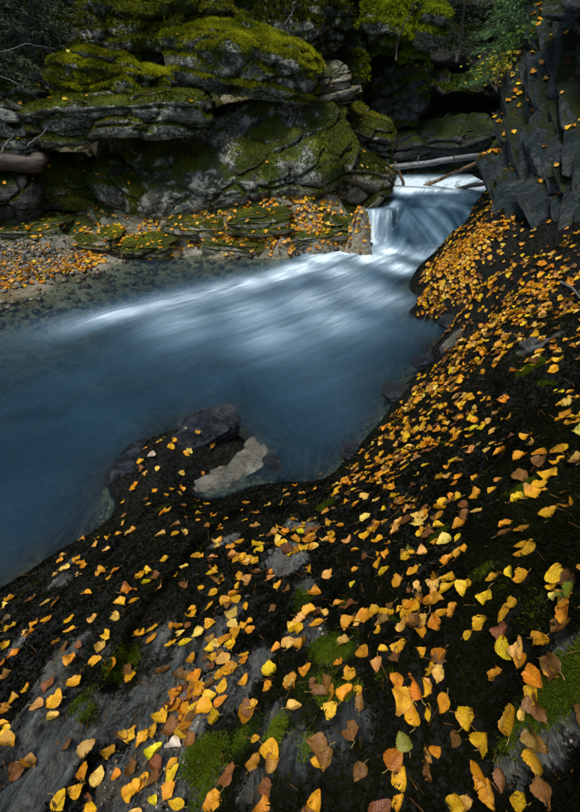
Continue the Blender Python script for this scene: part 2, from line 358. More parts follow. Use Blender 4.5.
# ------------------------------------------------------------------ far bank shelf
FBK = [(0,302,.0),(40,292,.0),(75,278,.0),(104,268,.0),(125,256,.02),(160,252,.02),(200,251,.02),(240,255,.02),(270,256,.02),(300,250,.02),(330,244,.02),(352,236,.03),(364,228,.1),(368,212,.34),(374,198,.42),(380,184,.48),(356,226,.26),(360,212,.4),
       (0,278,.07),(40,264,.08),(80,258,.07),(0,252,.16),(60,244,.17),(120,236,.16),(170,240,.14),(230,242,.14),(280,240,.16),(320,232,.20),(345,225,.2),
       (60,226,.25),(120,222,.27),(200,214,.34),(260,214,.36),(310,206,.42),(345,208,.36),(30,208,.33),(100,202,.42),(200,196,.50),(300,186,.6),(350,172,.66),(370,186,.5)]
C = [at_z(u, v, z)[:2] for u, v, z in FBK]; Z = [z for *_, z in FBK]
for u, v in ((0, 330), (60, 315), (110, 290), (160, 272), (220, 270), (280, 268), (330, 256), (372, 244), (385, 225), (392, 206)):
    p = at_z(u, v, 0); add(p[0], p[1], -.16)
for x, y, z in ((-7, 3, .3), (-7, 5, .9), (-7, 7, 2.2), (-5, 4.6, .35), (-4.4, 6.6, 1.3), (-2.5, 7.0, 1.2), (-1, 7.2, 1.2), (.4, 7.4, 1.0), (1.2, 7.6, .5), (2.4, 7.8, .3), (2.4, 6.6, .1), (1.6, 6.2, .1), (-7, 9, 3), (2.4, 9, .8), (-2, 9, 2.6), (-6, 1.6, -.2), (-3.4, 2.2, -.35), (-1.2, 3.0, -.4), (.6, 4.2, -.35)): add(x, y, z)
ffar = tps(C, Z, 2e-4)
xs2 = np.arange(-6.5, 2.4, .026); ys2 = np.concatenate([np.arange(2.0, 4, .035), np.arange(4, 6.6, .02), np.arange(6.6, 9, .05)])
X2, Y2 = np.meshgrid(xs2, ys2, indexing='ij'); XY2 = np.c_[X2.ravel(), Y2.ravel()]
zf = ffar(XY2); P3f = np.c_[XY2, zf * 2]
f1, f2, cid = voro(np.c_[XY2[:, 0] * 1.7 + .3 * fbm(P3f, 2, 3, 1), XY2[:, 1] * 3.1 + .3 * fbm(P3f, 2, 3, 2), zf * 3], 4)
crack = 1 - sstep(.02, .16, f2 - f1)
dd = .11 * (cid - .5) - .07 * crack + .06 * fbm(P3f, 1.6, 4, 40) + .035 * fbm(P3f, 6, 4, 44) + .012 * fbm(P3f, 20, 3, 47)
px, py, _ = pix(np.c_[XY2, zf]); gravel = blobs(XY2, [(5, 266, .07, 24, 1), (45, 266, .06, 17, 1), (-50, 270, .08, 36, 1)])
gravel = np.clip(gravel * 1.6, 0, 1)
zf = zf + dd * sstep(-.1, .12, zf) * (1 - .85 * gravel)
V2 = np.c_[XY2, zf]; F2 = grid_faces(len(xs2), len(ys2)); N2 = normals(V2, F2)
mossf = np.clip(.38 + .9 * fbm(np.c_[XY2 * [1.5, 2.2], zf], 1., 5, 51) + .35 * (N2[:, 2] - .8) + .3 * sstep(.3, .6, zf) - .5 * (1 - sstep(.03, .12, zf)), 0, 1) * (1 - gravel)
far_bank = link('far_bank', mesh_np('far_bank', V2, F2, {'moss': mossf}), M['far']); far_bank['kind'] = 'structure'

# ------------------------------------------------------------------ stream bed and outer ground
xs3 = np.concatenate([[-60, -30, -16], np.arange(-9, 5, .07), [8, 16, 30, 60]]); ys3 = np.concatenate([[-60, -30, -12, -6], np.arange(-3, 10, .07), [14, 24, 40, 70]])
X3, Y3 = np.meshgrid(xs3, ys3, indexing='ij'); XY3 = np.c_[X3.ravel(), Y3.ravel()]
zz = -.42 + .09 * fbm(np.c_[XY3, XY3[:, 0] * 0], 1.4, 4, 60) + .04 * fbm(np.c_[XY3, XY3[:, 0] * 0], 6, 3, 66)
out = np.maximum(np.maximum(XY3[:, 1] - 8.6, XY3[:, 0] - 3.5), np.maximum(-4.5 - XY3[:, 0] - .6 * np.maximum(4 - XY3[:, 1], 0), -9))
zz = zz + np.clip(out, 0, 12) * .7
o = link('stream_bed', mesh_np('stream_bed', np.c_[XY3, zz], grid_faces(len(xs3), len(ys3))), M['bed']); o['kind'] = 'structure'

# ------------------------------------------------------------------ unseen slope added behind the camera to block low sky light
gx = np.arange(-9, 9, .3); gy = np.arange(-12, -1.0, .3); GX, GY = np.meshgrid(gx, gy, indexing='ij'); q = np.c_[GX.ravel(), GY.ravel(), GX.ravel() * 0]
hz = .1 + np.clip(-1.1 - q[:, 1], -1, 99) * .95 + np.clip(q[:, 0], -2.5, 3) * .35 + .35 * fbm(q, .8, 4, 5) - .25
o = link('added_hillside', mesh_np('added_hillside', np.c_[q[:, :2], hz], grid_faces(len(gx), len(gy)), {'moss': np.full(len(q), .6)}), M['wall']); o['kind'] = 'structure'

# ------------------------------------------------------------------ water
def water_parts(Q):
    x, y = Q[:, 0], Q[:, 1]; wob = fbm(np.c_[x * 4, y * 1.5, x * 0], 1, 3, 33)
    upper = .345 + .105 * sstep(5.55, 6.35, y)
    left = (upper - .03) * sstep(5.47, 5.68, y + .10 * wob + .02 * np.sin(x * 53 + 3 * wob) + .2 * (1.1 - x)) + .03 * sstep(5.2, 5.5, y) * (y < 5.6)
    q = np.clip((5.66 + .05 * wob - y) / (.66 + .14 * np.clip(1 - ((x - 1.62) / .36) ** 2, -1, 1)), 0, 1)
    slide = upper * (1 - q ** 1.5) * (1 - .30 * q * np.clip(np.abs(x - 1.64) / .34, 0, 1) ** 2) + .018 * fbm(np.c_[x * 13 + y * 4, y * 1.5, x * 0], 1, 3, 41) * (q > 0)
    m = sstep(1.20, 1.32, x - .04 * np.sin(y * 17))
    z = left * (1 - m) + slide * m
    return z * sstep(.72, .9, x), m * sstep(5.68, 5.58, y) * sstep(4.85, 4.98, y), m
def water_z(Q): return water_parts(Q)[0]
xs4 = np.concatenate([np.arange(-8, -2.4, .08), np.arange(-2.4, .5, .03), np.arange(.5, 2.6, .018)]); ys4 = np.concatenate([np.arange(-2, 1, .08), np.arange(1, 4.6, .035), np.arange(4.6, 5.04, .018), np.arange(5.04, 5.56, .009), np.arange(5.56, 7.6, .025)])
X4, Y4 = np.meshgrid(xs4, ys4, indexing='ij'); XY4 = np.c_[X4.ravel(), Y4.ravel()]
zw = water_z(XY4)
# centre line of the current -> distance along and across it
line = np.array([at_z(u, v, 0)[:2] for u, v in ((470, 190), (425, 215), (390, 245), (330, 272), (250, 300), (140, 330), (40, 375), (-60, 460), (-160, 620))] )
best = np.full(len(XY4), 1e9); S = np.zeros(len(XY4)); D = np.zeros(len(XY4)); L0 = 0
for a, b in zip(line[:-1], line[1:]):
    e = b - a; L = np.linalg.norm(e); e = e / L; q = XY4 - a
    s = np.clip(q @ e, 0, L); r = q - s[:, None] * e; d = np.linalg.norm(r, axis=1); sg = np.sign(q[:, 0] * -e[1] + q[:, 1] * e[0])
    m = d < best; best = np.where(m, d, best); S = np.where(m, L0 + s, S); D = np.where(m, sg * d, D); L0 += L
FP = np.c_[S * 1.1, D * 3.4, S * 0]
wav = fbm(FP, 1., 4, 80)
fast = blobs(XY4, [(385,255,0,28,1),(350,262,0,34,.8),(300,280,0,40,.6),(400,285,0,30,.5)])
zw = zw + wav * (.008 + .045 * fast) + .01 * fbm(np.c_[S * 2, D * 9, S * 0], 1., 3, 84) * (.3 + fast)
FO = [(378,238,.03,13,.95),(365,243,0,16,1),(345,250,0,20,1.0),(390,250,.0,14,.9),(322,258,0,22,.92),(372,258,0,26,.85),(300,268,0,22,.78),(340,272,0,24,.6),(400,268,0,20,.7),(420,258,0,12,.7),(436,246,.05,9,.7),(449,232,.16,4,.6),(405,248,.05,12,.7),
      (280,276,0,24,.68),(250,283,0,24,.66),(220,290,0,24,.62),(190,297,0,24,.56),(160,304,0,24,.56),(130,311,0,22,.58),(105,316,0,20,.55),(80,322,0,22,.35),(40,330,0,30,.25),(310,300,0,34,.48),(250,310,0,36,.42),(360,290,0,34,.52),(390,300,0,30,.4),(180,322,0,40,.36),(330,320,0,34,.34),(270,335,0,40,.30),
      (290,340,0,60,.2),(360,330,0,50,.2),(200,350,0,60,.08),(330,375,0,60,.12),(345,425,0,34,.06),
      (395,191,.44,12,.9),(415,190,.44,14,.95),(440,189,.45,16,1),(462,189,.45,14,1),(480,188,.45,10,1),(410,197,.42,6,.45),(393,198,.4,5,.5),(372,219,.25,4,.8),(378,224,.17,5,.8),(374,228,.12,5,.8),(386,224,.2,4,.5),(382,236,.04,7,.95),(368,224,.18,4,.6),
      (415,240,.10,6,.35),(452,214,.33,4,.4)]
x_, y_ = XY4[:, 0], XY4[:, 1]
foam = np.minimum(blobs(XY4, [f for f in FO if f[2] < .03 and (f[4] > .28 or f[1] < 300)], 2.2) * 1.12 + .55 * blobs(XY4, [f for f in FO if f[2] < .03 and f[4] <= .28], 2), 1.1) * sstep(5.5, 5.36, y_ - .2 * sstep(1.32, 1.2, x_))
st_ = np.abs(np.sin(x_ * 46 + 2 * np.sin(x_ * 17)))
foam = np.maximum(foam, .95 * sstep(5.74, 5.62, y_) * sstep(5.2, 5.36, y_) * sstep(1.24, 1.12, x_) * (.25 + .75 * np.clip(.55 + .9 * fbm(np.c_[x_ * 16, y_ * 1.5, x_ * 0], 1, 4, 63), 0, 1)) * sstep(.8, .88, x_))
foam = np.maximum(foam, sstep(7.3, 6.7, y_) * sstep(5.96, 6.2, y_ + .1 * fbm(np.c_[x_ * 3, y_, x_ * 0], 1, 3, 6)) * .97)
_z, dm, mr = water_parts(XY4)
rapid = mr * sstep(5.62, 5.46, y_) * sstep(5.0, 5.2, y_) * (.16 + .3 * fbm(np.c_[x_ * 14, y_ * 2, x_ * 0], 1, 3, 9) + .5 * sstep(.16, .0, _z))
foam = np.maximum(foam, np.clip(rapid, 0, .9))
foam = foam * (1 - dm) + dm * np.clip(.12 + .26 * fbm(np.c_[x_ * 10 + y_ * 4, y_ * 1.2, x_ * 0], 1, 4, 19) + .7 * sstep(.12, .0, _z), 0, .9)
foam = np.maximum(foam, .9 * blobs(XY4, [(392, 200, .4, 7, .7), (384, 206, .37, 6, .75), (378, 210, .36, 6, .8), (452, 203, .38, 8, .35), (430, 202, .39, 8, .22)], 3))
foam = np.maximum(foam, .10 * sstep(5.5, 5.7, y_) + .22 * fbm(np.c_[x_ * 6, y_ * 6, x_ * 0], 1, 3, 29) * sstep(5.5, 5.7, y_))
bedz = np.maximum(fbank(XY4), ffar(XY4) * (XY4[:, 1] > 2.2) - 9 * (XY4[:, 1] <= 2.2)); bedz = np.maximum(bedz, -.42)
dep = np.clip(zw - bedz, 0, 1); depth = np.clip(1 - np.exp(-dep * 3.6), 0, .9)
depth = np.where(XY4[:, 1] > 5.0, np.maximum(depth, .78 - .6 * np.exp(-((x_ - 1.27) / .08) ** 2)), depth)
M4 = mesh_np('stream_water', np.c_[XY4, zw], grid_faces(len(xs4), len(ys4)), {'foam': foam, 'depth': depth}, uv=np.c_[S, D])
water = link('stream_water', M4, M['water']); water['kind'] = 'structure'

# ------------------------------------------------------------------ rocks
def cubesphere(n, e):
    g = np.linspace(-1, 1, n); A, B = np.meshgrid(g, g, indexing='ij'); A = A.ravel(); B = B.ravel(); O = np.ones_like(A)
    Vs = []; Fs = []; f = grid_faces(n, n)
    for k, (P) in enumerate(((A, B, O), (B, A, -O), (O, A, B), (-O, B, A), (B, O, A), (A, -O, B))):
        Vs.append(np.stack(P, 1)); Fs.append(f + k * n * n)
    V = np.concatenate(Vs); F = np.concatenate(Fs)
    key = np.round(V * 1e4).astype(np.int64); _, idx, inv = np.unique(key, axis=0, return_index=True, return_inverse=True)
    V = V[idx]; F = inv.ravel()[F]
    V = V / (np.abs(V) ** e).sum(1)[:, None] ** (1 / e); return V, F
CS = {}
def rock_mesh(size, seed, n=44, e=4, bed=(0, .15, 1), T=.12, A=.09, blk=.08, rough=.06, bsc=2.2, taper=0., lean=(0, 0)):
    if (n, e) not in CS: CS[(n, e)] = cubesphere(n, e)
    U, F = CS[(n, e)]; U = U.copy()
    sz = np.array(size) / 2; V = U * sz
    if taper: V[:, :2] *= (1 - taper * U[:, 2:3])
    V[:, 0] += lean[0] * U[:, 2]; V[:, 1] += lean[1] * U[:, 2]
    Q = V + seed * 7.7; nb = np.array(bed, float); nb /= np.linalg.norm(nb)
    rad = V / (np.linalg.norm(V, axis=1, keepdims=True) + 1e-9)
    b = (V @ nb) / T + .7 * fbm(Q, 1.2, 3, seed); k = np.floor(b); fr = b - k
    ki = k.astype(np.int64); r0 = _h(ki, ki * 0 + seed, ki * 0, 3)
    lay = A * (r0 - .5) - A * .6 * (1 - sstep(0, .16, fr))
    out = rad - (rad @ nb)[:, None] * nb
    f1, f2, cid = voro(np.c_[Q[:, 0], Q[:, 1], Q[:, 2] * 2] * bsc + .25 * np.c_[fbm(Q, 3, 2, 2), fbm(Q, 3, 2, 3), fbm(Q, 3, 2, 4)], seed)
    bl = blk * (cid - .5) - blk * .6 * (1 - sstep(.0, .12, f2 - f1))
    V = V + out * lay[:, None] + rad * (bl + rough * 1.6 * fbm(Q, 1.3, 3, seed + 5) + rough * .7 * fbm(Q, 5, 4, seed + 6) + rough * .2 * fbm(Q, 18, 3, seed + 8))[:, None]
    return V, F
def cut_mesh(size, seed, n=34, planes=16, rough=.012, bed=(0, 0, 1), flat=.5):
    if (n, 2) not in CS: CS[(n, 2)] = cubesphere(n, 2)
    U, F = CS[(n, 2)]; r_ = np.random.default_rng(seed); r = np.full(len(U), 9.)
    Nn = r_.normal(size=(planes, 3)); Nn /= np.linalg.norm(Nn, axis=1, keepdims=True)
    Nn = np.r_[Nn, np.array([[1, .1, 0], [-1, .1, .1], [.1, 1, 0], [0, -1, .15], [.05, 0, 1], [0, .1, -1]]) / 1.01]; dd_ = np.r_[.78 + .22 * r_.random(planes), .7 + .25 * r_.random(6)]
    for k in range(len(Nn)):
        q = U @ Nn[k]; r = np.minimum(r, np.where(q > .05, dd_[k] / np.maximum(q, .05), 9))
    V = U * r[:, None] * np.array(size) / 1.7
    nb = np.array(bed, float); nb /= np.linalg.norm(nb); Q = V + seed * 5.3
    g = fbm((Q - (Q @ nb)[:, None] * nb) * 2 + (Q @ nb)[:, None] * nb * 14, 2., 4, seed)
    V = V + U * (rough * (g + .6 * fbm(Q, 14, 4, seed + 1)))[:, None]
    k_ = (V @ nb) * 38 + 1.2 * fbm(Q, 3, 2, seed + 2); return V + (U - (U @ nb)[:, None] * nb) * (rough * .9 * (_h(np.floor(k_).astype(np.int64), k_.astype(np.int64) * 0 + seed, k_.astype(np.int64) * 0, 4) - .5))[:, None], F
def rotm(rx, ry, rz): return np.array(Matrix.Rotation(rz, 3, 'Z') @ Matrix.Rotation(ry, 3, 'Y') @ Matrix.Rotation(rx, 3, 'X'))
ROCKS = []
def rock(name, label, cat, c, size, rot=(0, 0, 0), seed=1, mat='boulder', moss=(.0, .9), group=None, tufts=0, tuft=.03, tint=None, parent=None, droop=0., **kw):
    V, F = (cut_mesh(size, seed, **kw['cut']) if 'cut' in kw else rock_mesh(size, seed, **kw)); V = V @ rotm(*[R(a) for a in rot]).T
    base = np.array(c) + [0, 0, V[:, 2].min()]; Vl = V - [0, 0, V[:, 2].min()]
    N = normals(V, F)
    m = np.clip(moss[0] + moss[1] * sstep(.15, .8, N[:, 2]) + .55 * fbm(V + seed, 2.6, 4, seed + 20) , 0, 1) if moss else np.zeros(len(V))
    o = link(name, mesh_np(name, Vl, F, {'moss': m}), M[mat], parent, Vector(base))
    if parent is None: tag(o, label, cat, group)
    if tufts:
        P, Nn = scatter(Vl, F, tufts, sstep(.45, .8, m) * sstep(-.25, .3, N[:, 2]))
        tuft_obj('moss_cushion', P, Nn, tuft, tint or ((.025, .04, .004), (.17, .2, .012)), o, droop=droop, seed=seed)
    ROCKS.append((V + np.array(c), F, m)); return o

def tuft_obj(name, P, Nn, h, tint, parent=None, blades=5, droop=0., seed=0, wid=.16, var=None):
    n = len(P); k = blades; P = np.repeat(P, k, 0); Nr = np.repeat(Nn, k, 0); m = n * k
    d = rng.normal(size=(m, 3)); d = d / np.linalg.norm(d, axis=1, keepdims=True)
    d = d * .8 + Nr * .75; d[:, 2] -= droop; d = d / np.linalg.norm(d, axis=1, keepdims=True)
    hh = h * (.5 + rng.random(m)) ; sd_ = np.cross(d, rng.normal(size=(m, 3))); sd_ /= np.linalg.norm(sd_, axis=1, keepdims=True)
    b0 = P - Nr * h * .12; wd = (hh * wid)[:, None]
    V = np.stack([b0 - sd_ * wd, b0 + sd_ * wd, P + d * hh[:, None] + [0, 0, 0]], 1).reshape(-1, 3)
    F = np.arange(m * 3).reshape(-1, 3)
    q = np.repeat(P[::k], k, 0) if var is None else P
    f = np.clip(.5 + .8 * fbm(q + seed, 4., 3, 90) + .25 * (rng.random(m) - .5), 0, 1)
    c0, c1 = np.array(tint[0]), np.array(tint[1]); cc_ = c0 + (c1 - c0) * (f ** 1.6)[:, None]
    if var is not None: cc_ = cc_ * (1 - var[:, None]) + np.array([.045, .085, .006]) * (.5 + rng.random(m)[:, None]) * var[:, None]
    o = link(name, mesh_np(name, V, F, colors=np.repeat(cc_, 3, 0), smooth=False), M['moss'], parent)
    o['kind'] = 'stuff'; return o

def wall(name, path, z0, z1, ds, dz, lean, bed, T, A, blk, bsc, seed, mat, side=1, rough=.12, moss=(.1, .9), wav=.35, tilt=.5):
    path = np.array(path, float); seg = np.linalg.norm(np.diff(path, axis=0), axis=1); cum = np.r_[0, np.cumsum(seg)]
    s = np.arange(0, cum[-1], ds); pts = np.c_[np.interp(s, cum, path[:, 0]), np.interp(s, cum, path[:, 1])]
    k = max(3, int(.5 / ds)) | 1; pad = np.pad(pts, ((k // 2, k // 2), (0, 0)), 'edge'); pts = np.stack([np.convolve(pad[:, j], np.ones(k) / k, 'valid') for j in (0, 1)], 1)
    tg = np.gradient(pts, axis=0); tg /= np.linalg.norm(tg, axis=1, keepdims=True); nr = np.c_[tg[:, 1], -tg[:, 0]] * side
    z = np.arange(z0, z1, dz); n, m = len(s), len(z)
    B = np.c_[np.repeat(pts, m, 0), np.tile(z, n)]; N = np.c_[np.repeat(nr, m, 0), np.zeros(n * m)]
    nb = np.array(bed, float); nb /= np.linalg.norm(nb); Q = B + seed * 3.1
    b = (B @ nb) / T + .8 * fbm(Q, .9, 3, seed); kk = np.floor(b); fr = b - kk; ki = kk.astype(np.int64)
    lay = A * (_h(ki, ki * 0 + seed, np.floor(Q @ np.array([.9, .9, 0])).astype(np.int64) * 0, 3) - .5) - A * .5 * (1 - sstep(0, .18, fr))
    # cells flattened along the bedding
    pr = (Q @ nb)[:, None] * nb; Qa = (Q - pr) * bsc + pr * bsc * 3.2 + .25 * np.c_[fbm(Q, 2, 2, 2), fbm(Q, 2, 2, 3), fbm(Q, 2, 2, 4)]
    f1, f2, cid, tl = voro(Qa, seed, True)
    bl = blk * (cid - .5) + tilt * blk * tl - blk * .35 * (1 - sstep(0, .05, f2 - f1))
    d = wav * fbm(Q, .7, 3, seed + 4) + lay + bl + rough * fbm(Q, 2.5, 4, seed + 5) + rough * .3 * fbm(Q, 9, 4, seed + 6)
    V = B + N * (d - lean * (B[:, 2] - z0))[:, None]; V[:, 2] += .3 * blk * (cid - .5)
    F = grid_faces(n, m)
    if side < 0: F = F[:, ::-1]
    Nn = normals(V, F)
    ms = np.clip(moss[0] + moss[1] * sstep(.0, .7, Nn[:, 2]) + .6 * fbm(V, 1.5, 4, seed + 20), 0, 1)
    o = link(name, mesh_np(name, V, F, {'moss': ms}), M[mat]); return o, V, F, Nn, ms

# gorge wall behind and to the left, with mosses on its ledges
gw, Vw, Fw, Nw, mw = wall('gorge_wall', [(-9, 2.4), (-6.4, 5.2), (-4.4, 6.7), (-2.2, 7.2), (0, 7.5), (1.0, 8.3), (2.4, 8.7), (3.6, 8.0), (4.6, 6.4)], -.3, 6.2, .045, .045, .16, (.12, .1, 1), .34, .30, .26, .95, 5, 'wall', side=1, moss=(.12, .85))
gw['kind'] = 'structure'
inv = sstep(.5, .8, mw) * sstep(-.3, .3, Nw[:, 2]); pw, pv, _ = pix(Vw); inv = inv * ((pw > -60) & (pw < 620) & (pv > -60) & (pv < 230))
P, Nn = scatter(Vw, Fw, 50000, inv + 1e-9)
tag(tuft_obj('wall_moss', P, Nn, .04, ((.016, .03, .004), (.10, .15, .010)), blades=5, droop=.25, seed=3), 'dark green moss tufts clinging to the rear gorge wall', 'moss')

# right-hand slate cliff
cl, Vc, Fc, Nc, mc_ = wall('slate_cliff', [(3.6, .4), (2.75, 2.2), (2.32, 3.2), (2.08, 4.0), (2.0, 4.7), (2.1, 5.2), (2.6, 5.7), (4.2, 6.4)], -.1, 5.2, .02, .02, .07, (.15, .75, -.66), .11, .16, .15, 1.8, 8, 'cliff', side=-1, rough=.09, moss=(.12, .7), wav=.2, tilt=1.2)
tag(cl, 'blue grey slate cliff of steeply tilted layers beside the leaf covered bank', 'cliff')

# ------------------------------------------------------------------ boulders of the far side
def Y_(u, v, y, du, dv, dep):               # centre pixel, distance, pixel extents -> centre and size in metres
    c = at_y(u, v, y); s = np.linalg.norm(c - [0, 0, CAMZ]) / math.sqrt(((u - 290) ** 2 + (v - 406) ** 2) / FPX ** 2 + 1) / FPX
    return c, (du * s, dep, dv * s)
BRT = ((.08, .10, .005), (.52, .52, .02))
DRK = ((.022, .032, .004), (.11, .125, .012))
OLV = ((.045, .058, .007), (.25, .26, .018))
c, s = Y_(128, 113, 5.75, 160, 36, 1.2); rock('overhanging_slab', 'flat grey slab jutting out over a dark hollow, moss cap on top', 'rock', c, s, (4, -3, 4), 3, T=.13, A=.09, blk=.12, e=5, moss=(.2, .75), tufts=9000, tuft=.02, tint=OLV)
c, s = Y_(122, 82, 5.95, 130, 44, 1.1); rock('moss_covered_boulder', 'humped boulder wholly covered in bright yellow green moss above the slab', 'boulder', c, s, (0, 6, 0), 12, e=2.6, T=.2, A=.08, blk=.12, rough=.11, moss=(.35, .8), tufts=30000, tuft=.022, tint=BRT)
c, s = Y_(150, 36, 6.5, 190, 66, 1.2); rock('moss_covered_boulder', 'wide olive moss hummock rising behind the bright moss hump', 'boulder', c, s, (0, -4, 0), 21, e=2.6, blk=.16, rough=.16, moss=(.4, .7), tufts=24000, tuft=.032, tint=OLV, droop=.3)
c, s = Y_(243, 62, 6.1, 150, 52, 1.0); rock('mossy_ledge_boulder', 'grey boulder with a thick moss cap over a deep black gap', 'boulder', c, s, (6, 7, -5), 33, e=3.6, T=.16, A=.1, blk=.1, moss=(.42, .7), tufts=30000, tuft=.024, tint=BRT, droop=.2)
c, s = Y_(304, 96, 6.5, 92, 38, .9); rock('layered_rock', 'bare brownish layered rock wedged under mossy ledge boulders', 'rock', c, s, (6, -10, 4), 41, mat='far', e=5, T=.07, A=.12, moss=(-.1, .6))
c, s = Y_(238, 166, 6.0, 235, 78, 1.3); rock('sloping_boulder', 'big sloping boulder speckled with pale lichen and green moss above the leafy shelf', 'boulder', c, s, (44, -9, 4), 52, n=80, e=4, T=.30, A=.06, blk=.10, moss=(.36, .3), tufts=20000, tuft=.015, tint=OLV)
c, s = Y_(70, 184, 5.75, 78, 52, .8); rock('rounded_boulder', 'rounded green boulder under the overhanging slab beside the pale fallen log', 'boulder', c, s, (16, 4, 10), 61, e=2.8, T=.3, A=.03, blk=.06, moss=(.55, .35), tufts=14000, tuft=.015, tint=OLV)
c, s = Y_(6, 192, 5.45, 84, 56, .8); rock('rounded_boulder', 'squat dark boulder added as shade in the hollow under the pale log', 'boulder', c, s, (10, 4, -6), 62, mat='wall', e=3, T=.3, A=.04, blk=.08, moss=(.25, .4), tufts=5000, tuft=.015, tint=DRK)  # added dark boulder stands in for the shade of the hollow
c, s = Y_(132, 186, 5.7, 80, 44, .8); rock('rounded_boulder', 'low green boulder wedged between rounded boulder and big sloping boulder', 'boulder', c, s, (14, 10, -8), 64, e=3, T=.26, A=.04, blk=.08, moss=(.55, .35), tufts=14000, tuft=.015, tint=OLV)
c, s = Y_(350, 200, 6.15, 62, 78, .8); rock('cascade_rock', 'blocky grey brown rock standing at left side of the small cascade', 'rock', c, s, (10, 8, 12), 71, mat='far', e=4.4, T=.16, A=.1, blk=.12, moss=(.3, .5), tufts=7000, tuft=.02, tint=DRK)
c, s = Y_(352, 142, 6.7, 74, 62, .8); rock('layered_rock', 'green streaked layered rock below the hanging moss, behind the cascade rock', 'rock', c, s, (20, 16, 0), 77, e=4, T=.1, A=.12, blk=.12, moss=(.45, .4), tufts=12000, tuft=.018, tint=OLV)
c, s = Y_(398, 26, 7.4, 92, 46, .9); rock('moss_covered_boulder', 'brilliant green moss hump drooping from top of the rear wall', 'boulder', c, s, (10, 5, 0), 85, e=2.6, rough=.12, moss=(.4, .8), tufts=20000, tuft=.038, tint=((.06, .09, .005), (.36, .45, .02)), droop=.6)
c, s = Y_(352, 68, 7.1, 34, 26, .5); rock('moss_covered_boulder', 'small round moss cushion on ledge of the rear wall', 'boulder', c, s, (0, 0, 0), 88, e=2.4, n=26, moss=(.4, .8), tufts=3500, tuft=.04, tint=((.05, .07, .004), (.26, .30, .015)), droop=.3)
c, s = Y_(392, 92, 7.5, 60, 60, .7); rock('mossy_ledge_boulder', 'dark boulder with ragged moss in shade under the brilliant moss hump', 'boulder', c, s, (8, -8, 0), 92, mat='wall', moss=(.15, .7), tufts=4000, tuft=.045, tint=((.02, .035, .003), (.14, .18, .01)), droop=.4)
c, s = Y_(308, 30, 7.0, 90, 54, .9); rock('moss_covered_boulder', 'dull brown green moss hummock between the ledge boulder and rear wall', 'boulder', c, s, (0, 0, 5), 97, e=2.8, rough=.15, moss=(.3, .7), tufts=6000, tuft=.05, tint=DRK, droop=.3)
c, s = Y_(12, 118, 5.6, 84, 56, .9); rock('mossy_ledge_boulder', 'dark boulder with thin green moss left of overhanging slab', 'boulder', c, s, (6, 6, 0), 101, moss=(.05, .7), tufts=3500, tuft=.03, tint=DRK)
c, s = Y_(430, 160, 7.6, 130, 70, .8); rock('sloping_boulder', 'dark brown rock slope behind the fallen logs', 'boulder', c, s, (24, -8, 0), 107, mat='wall', T=.16, A=.14, blk=.14, moss=(.1, .6))

# stones set along the far waterline
for i, (u, v, z, du, lb) in enumerate(((152, 246, .06, 62, 'ochre stained ledge stone at the far waterline beside gravel'), (98, 240, .12, 60, 'flat dark stone lying above the gravel bar'), (232, 244, .08, 74, 'grey ledge stone at waterline under scattered yellow leaves'),
                             (300, 236, .12, 78, 'low ledge stone between the leafy shelf and white water'), (332, 228, .16, 56, 'wet stone at the foot of the cascade rock'), (196, 226, .22, 66, 'pale lichen crusted stone in middle of the leafy shelf'), (262, 220, .3, 74, 'mossy stone at back of the leafy shelf below sloping boulder'), (30, 228, .22, 74, 'dark stone at edge of the hollow above the gravel'))):
    c = at_z(u, v, z); px_m = np.linalg.norm(c - [0, 0, CAMZ]) / FPX * .82
    rock('ledge_stone', lb, 'stone', c, (du * px_m, .5, .2), (8, -4 + i % 3 * 4, -14 + 7 * (i % 5)), 110 + i, mat='far', n=36, e=4, T=.06, A=.08, blk=.06, rough=.035, bsc=3, moss=(.12, .6), tufts=2600, tuft=.012, tint=BRT)

# tip of the near bank: wet slate and the pale stone beside it
c = at_z(205, 434, .10); rock('wet_rock', 'dark angular wet slate ridge at tip of the mossy point in the water', 'rock', c, (.17, .42, .22), (10, 22, -58), 131, mat='wetrock', cut=dict(n=54, planes=20, bed=(.8, 0, .6), rough=.028), moss=(-.4, .3))
c = at_z(150, 457, .03); rock('wet_rock', 'low blue black wet slate on outer flank of the mossy point', 'rock', c, (.18, .42, .15), (4, -12, -48), 133, mat='wetrock', cut=dict(n=50, bed=(.8, .1, .5), rough=.026), moss=(-.4, .3))
c = at_z(254, 459, -.05); rock('pale_stone', 'pale striated slab dipping into the water beside mossy point', 'stone', c, (.18, .42, .14), (-14, 16, -30), 137, mat='palerock', cut=dict(n=50, planes=22, bed=(.9, .1, .3), rough=.009), moss=None)
c = at_z(272, 470, -.05); rock('wet_rock', 'small wet grey stone between the pale stone and mossy bank', 'rock', c, (.13, .16, .10), (0, 10, 20), 139, mat='wetrock', n=30, e=3, T=.05, A=.02, blk=.02, rough=.015, bsc=6, moss=None)
c = at_z(222, 482, -.045); rock('pale_stone', 'pale ochre stone shelf awash at root of the mossy point', 'stone', c, (.34, .16, .11), (0, 6, 28), 141, mat='palerock', cut=dict(n=40, bed=(.2, 1, .3), rough=.025), moss=None)
# wet stones showing at the waterline of the near bank
for i, (u, v, sx, lb) in enumerate(((395, 392, .13, 'wet dark stone at waterline below the leafy bank, beside the bend'), (424, 362, .12, 'wet stone at waterline in the small bay'), (448, 322, .13, 'glistening stone in the corner of the small bay'), (350, 452, .1, 'small wet stone at the edge of the clear pool'), (440, 305, .11, 'dark stone jutting from the leaf covered lobe'))):
    c = at_z(u, v, .02); rock('wet_rock', lb, 'rock', c, (sx * 1.3, sx, sx * .7), (8, 5, 30 * i), 150 + i, mat='wetrock', cut=dict(n=26), moss=None)
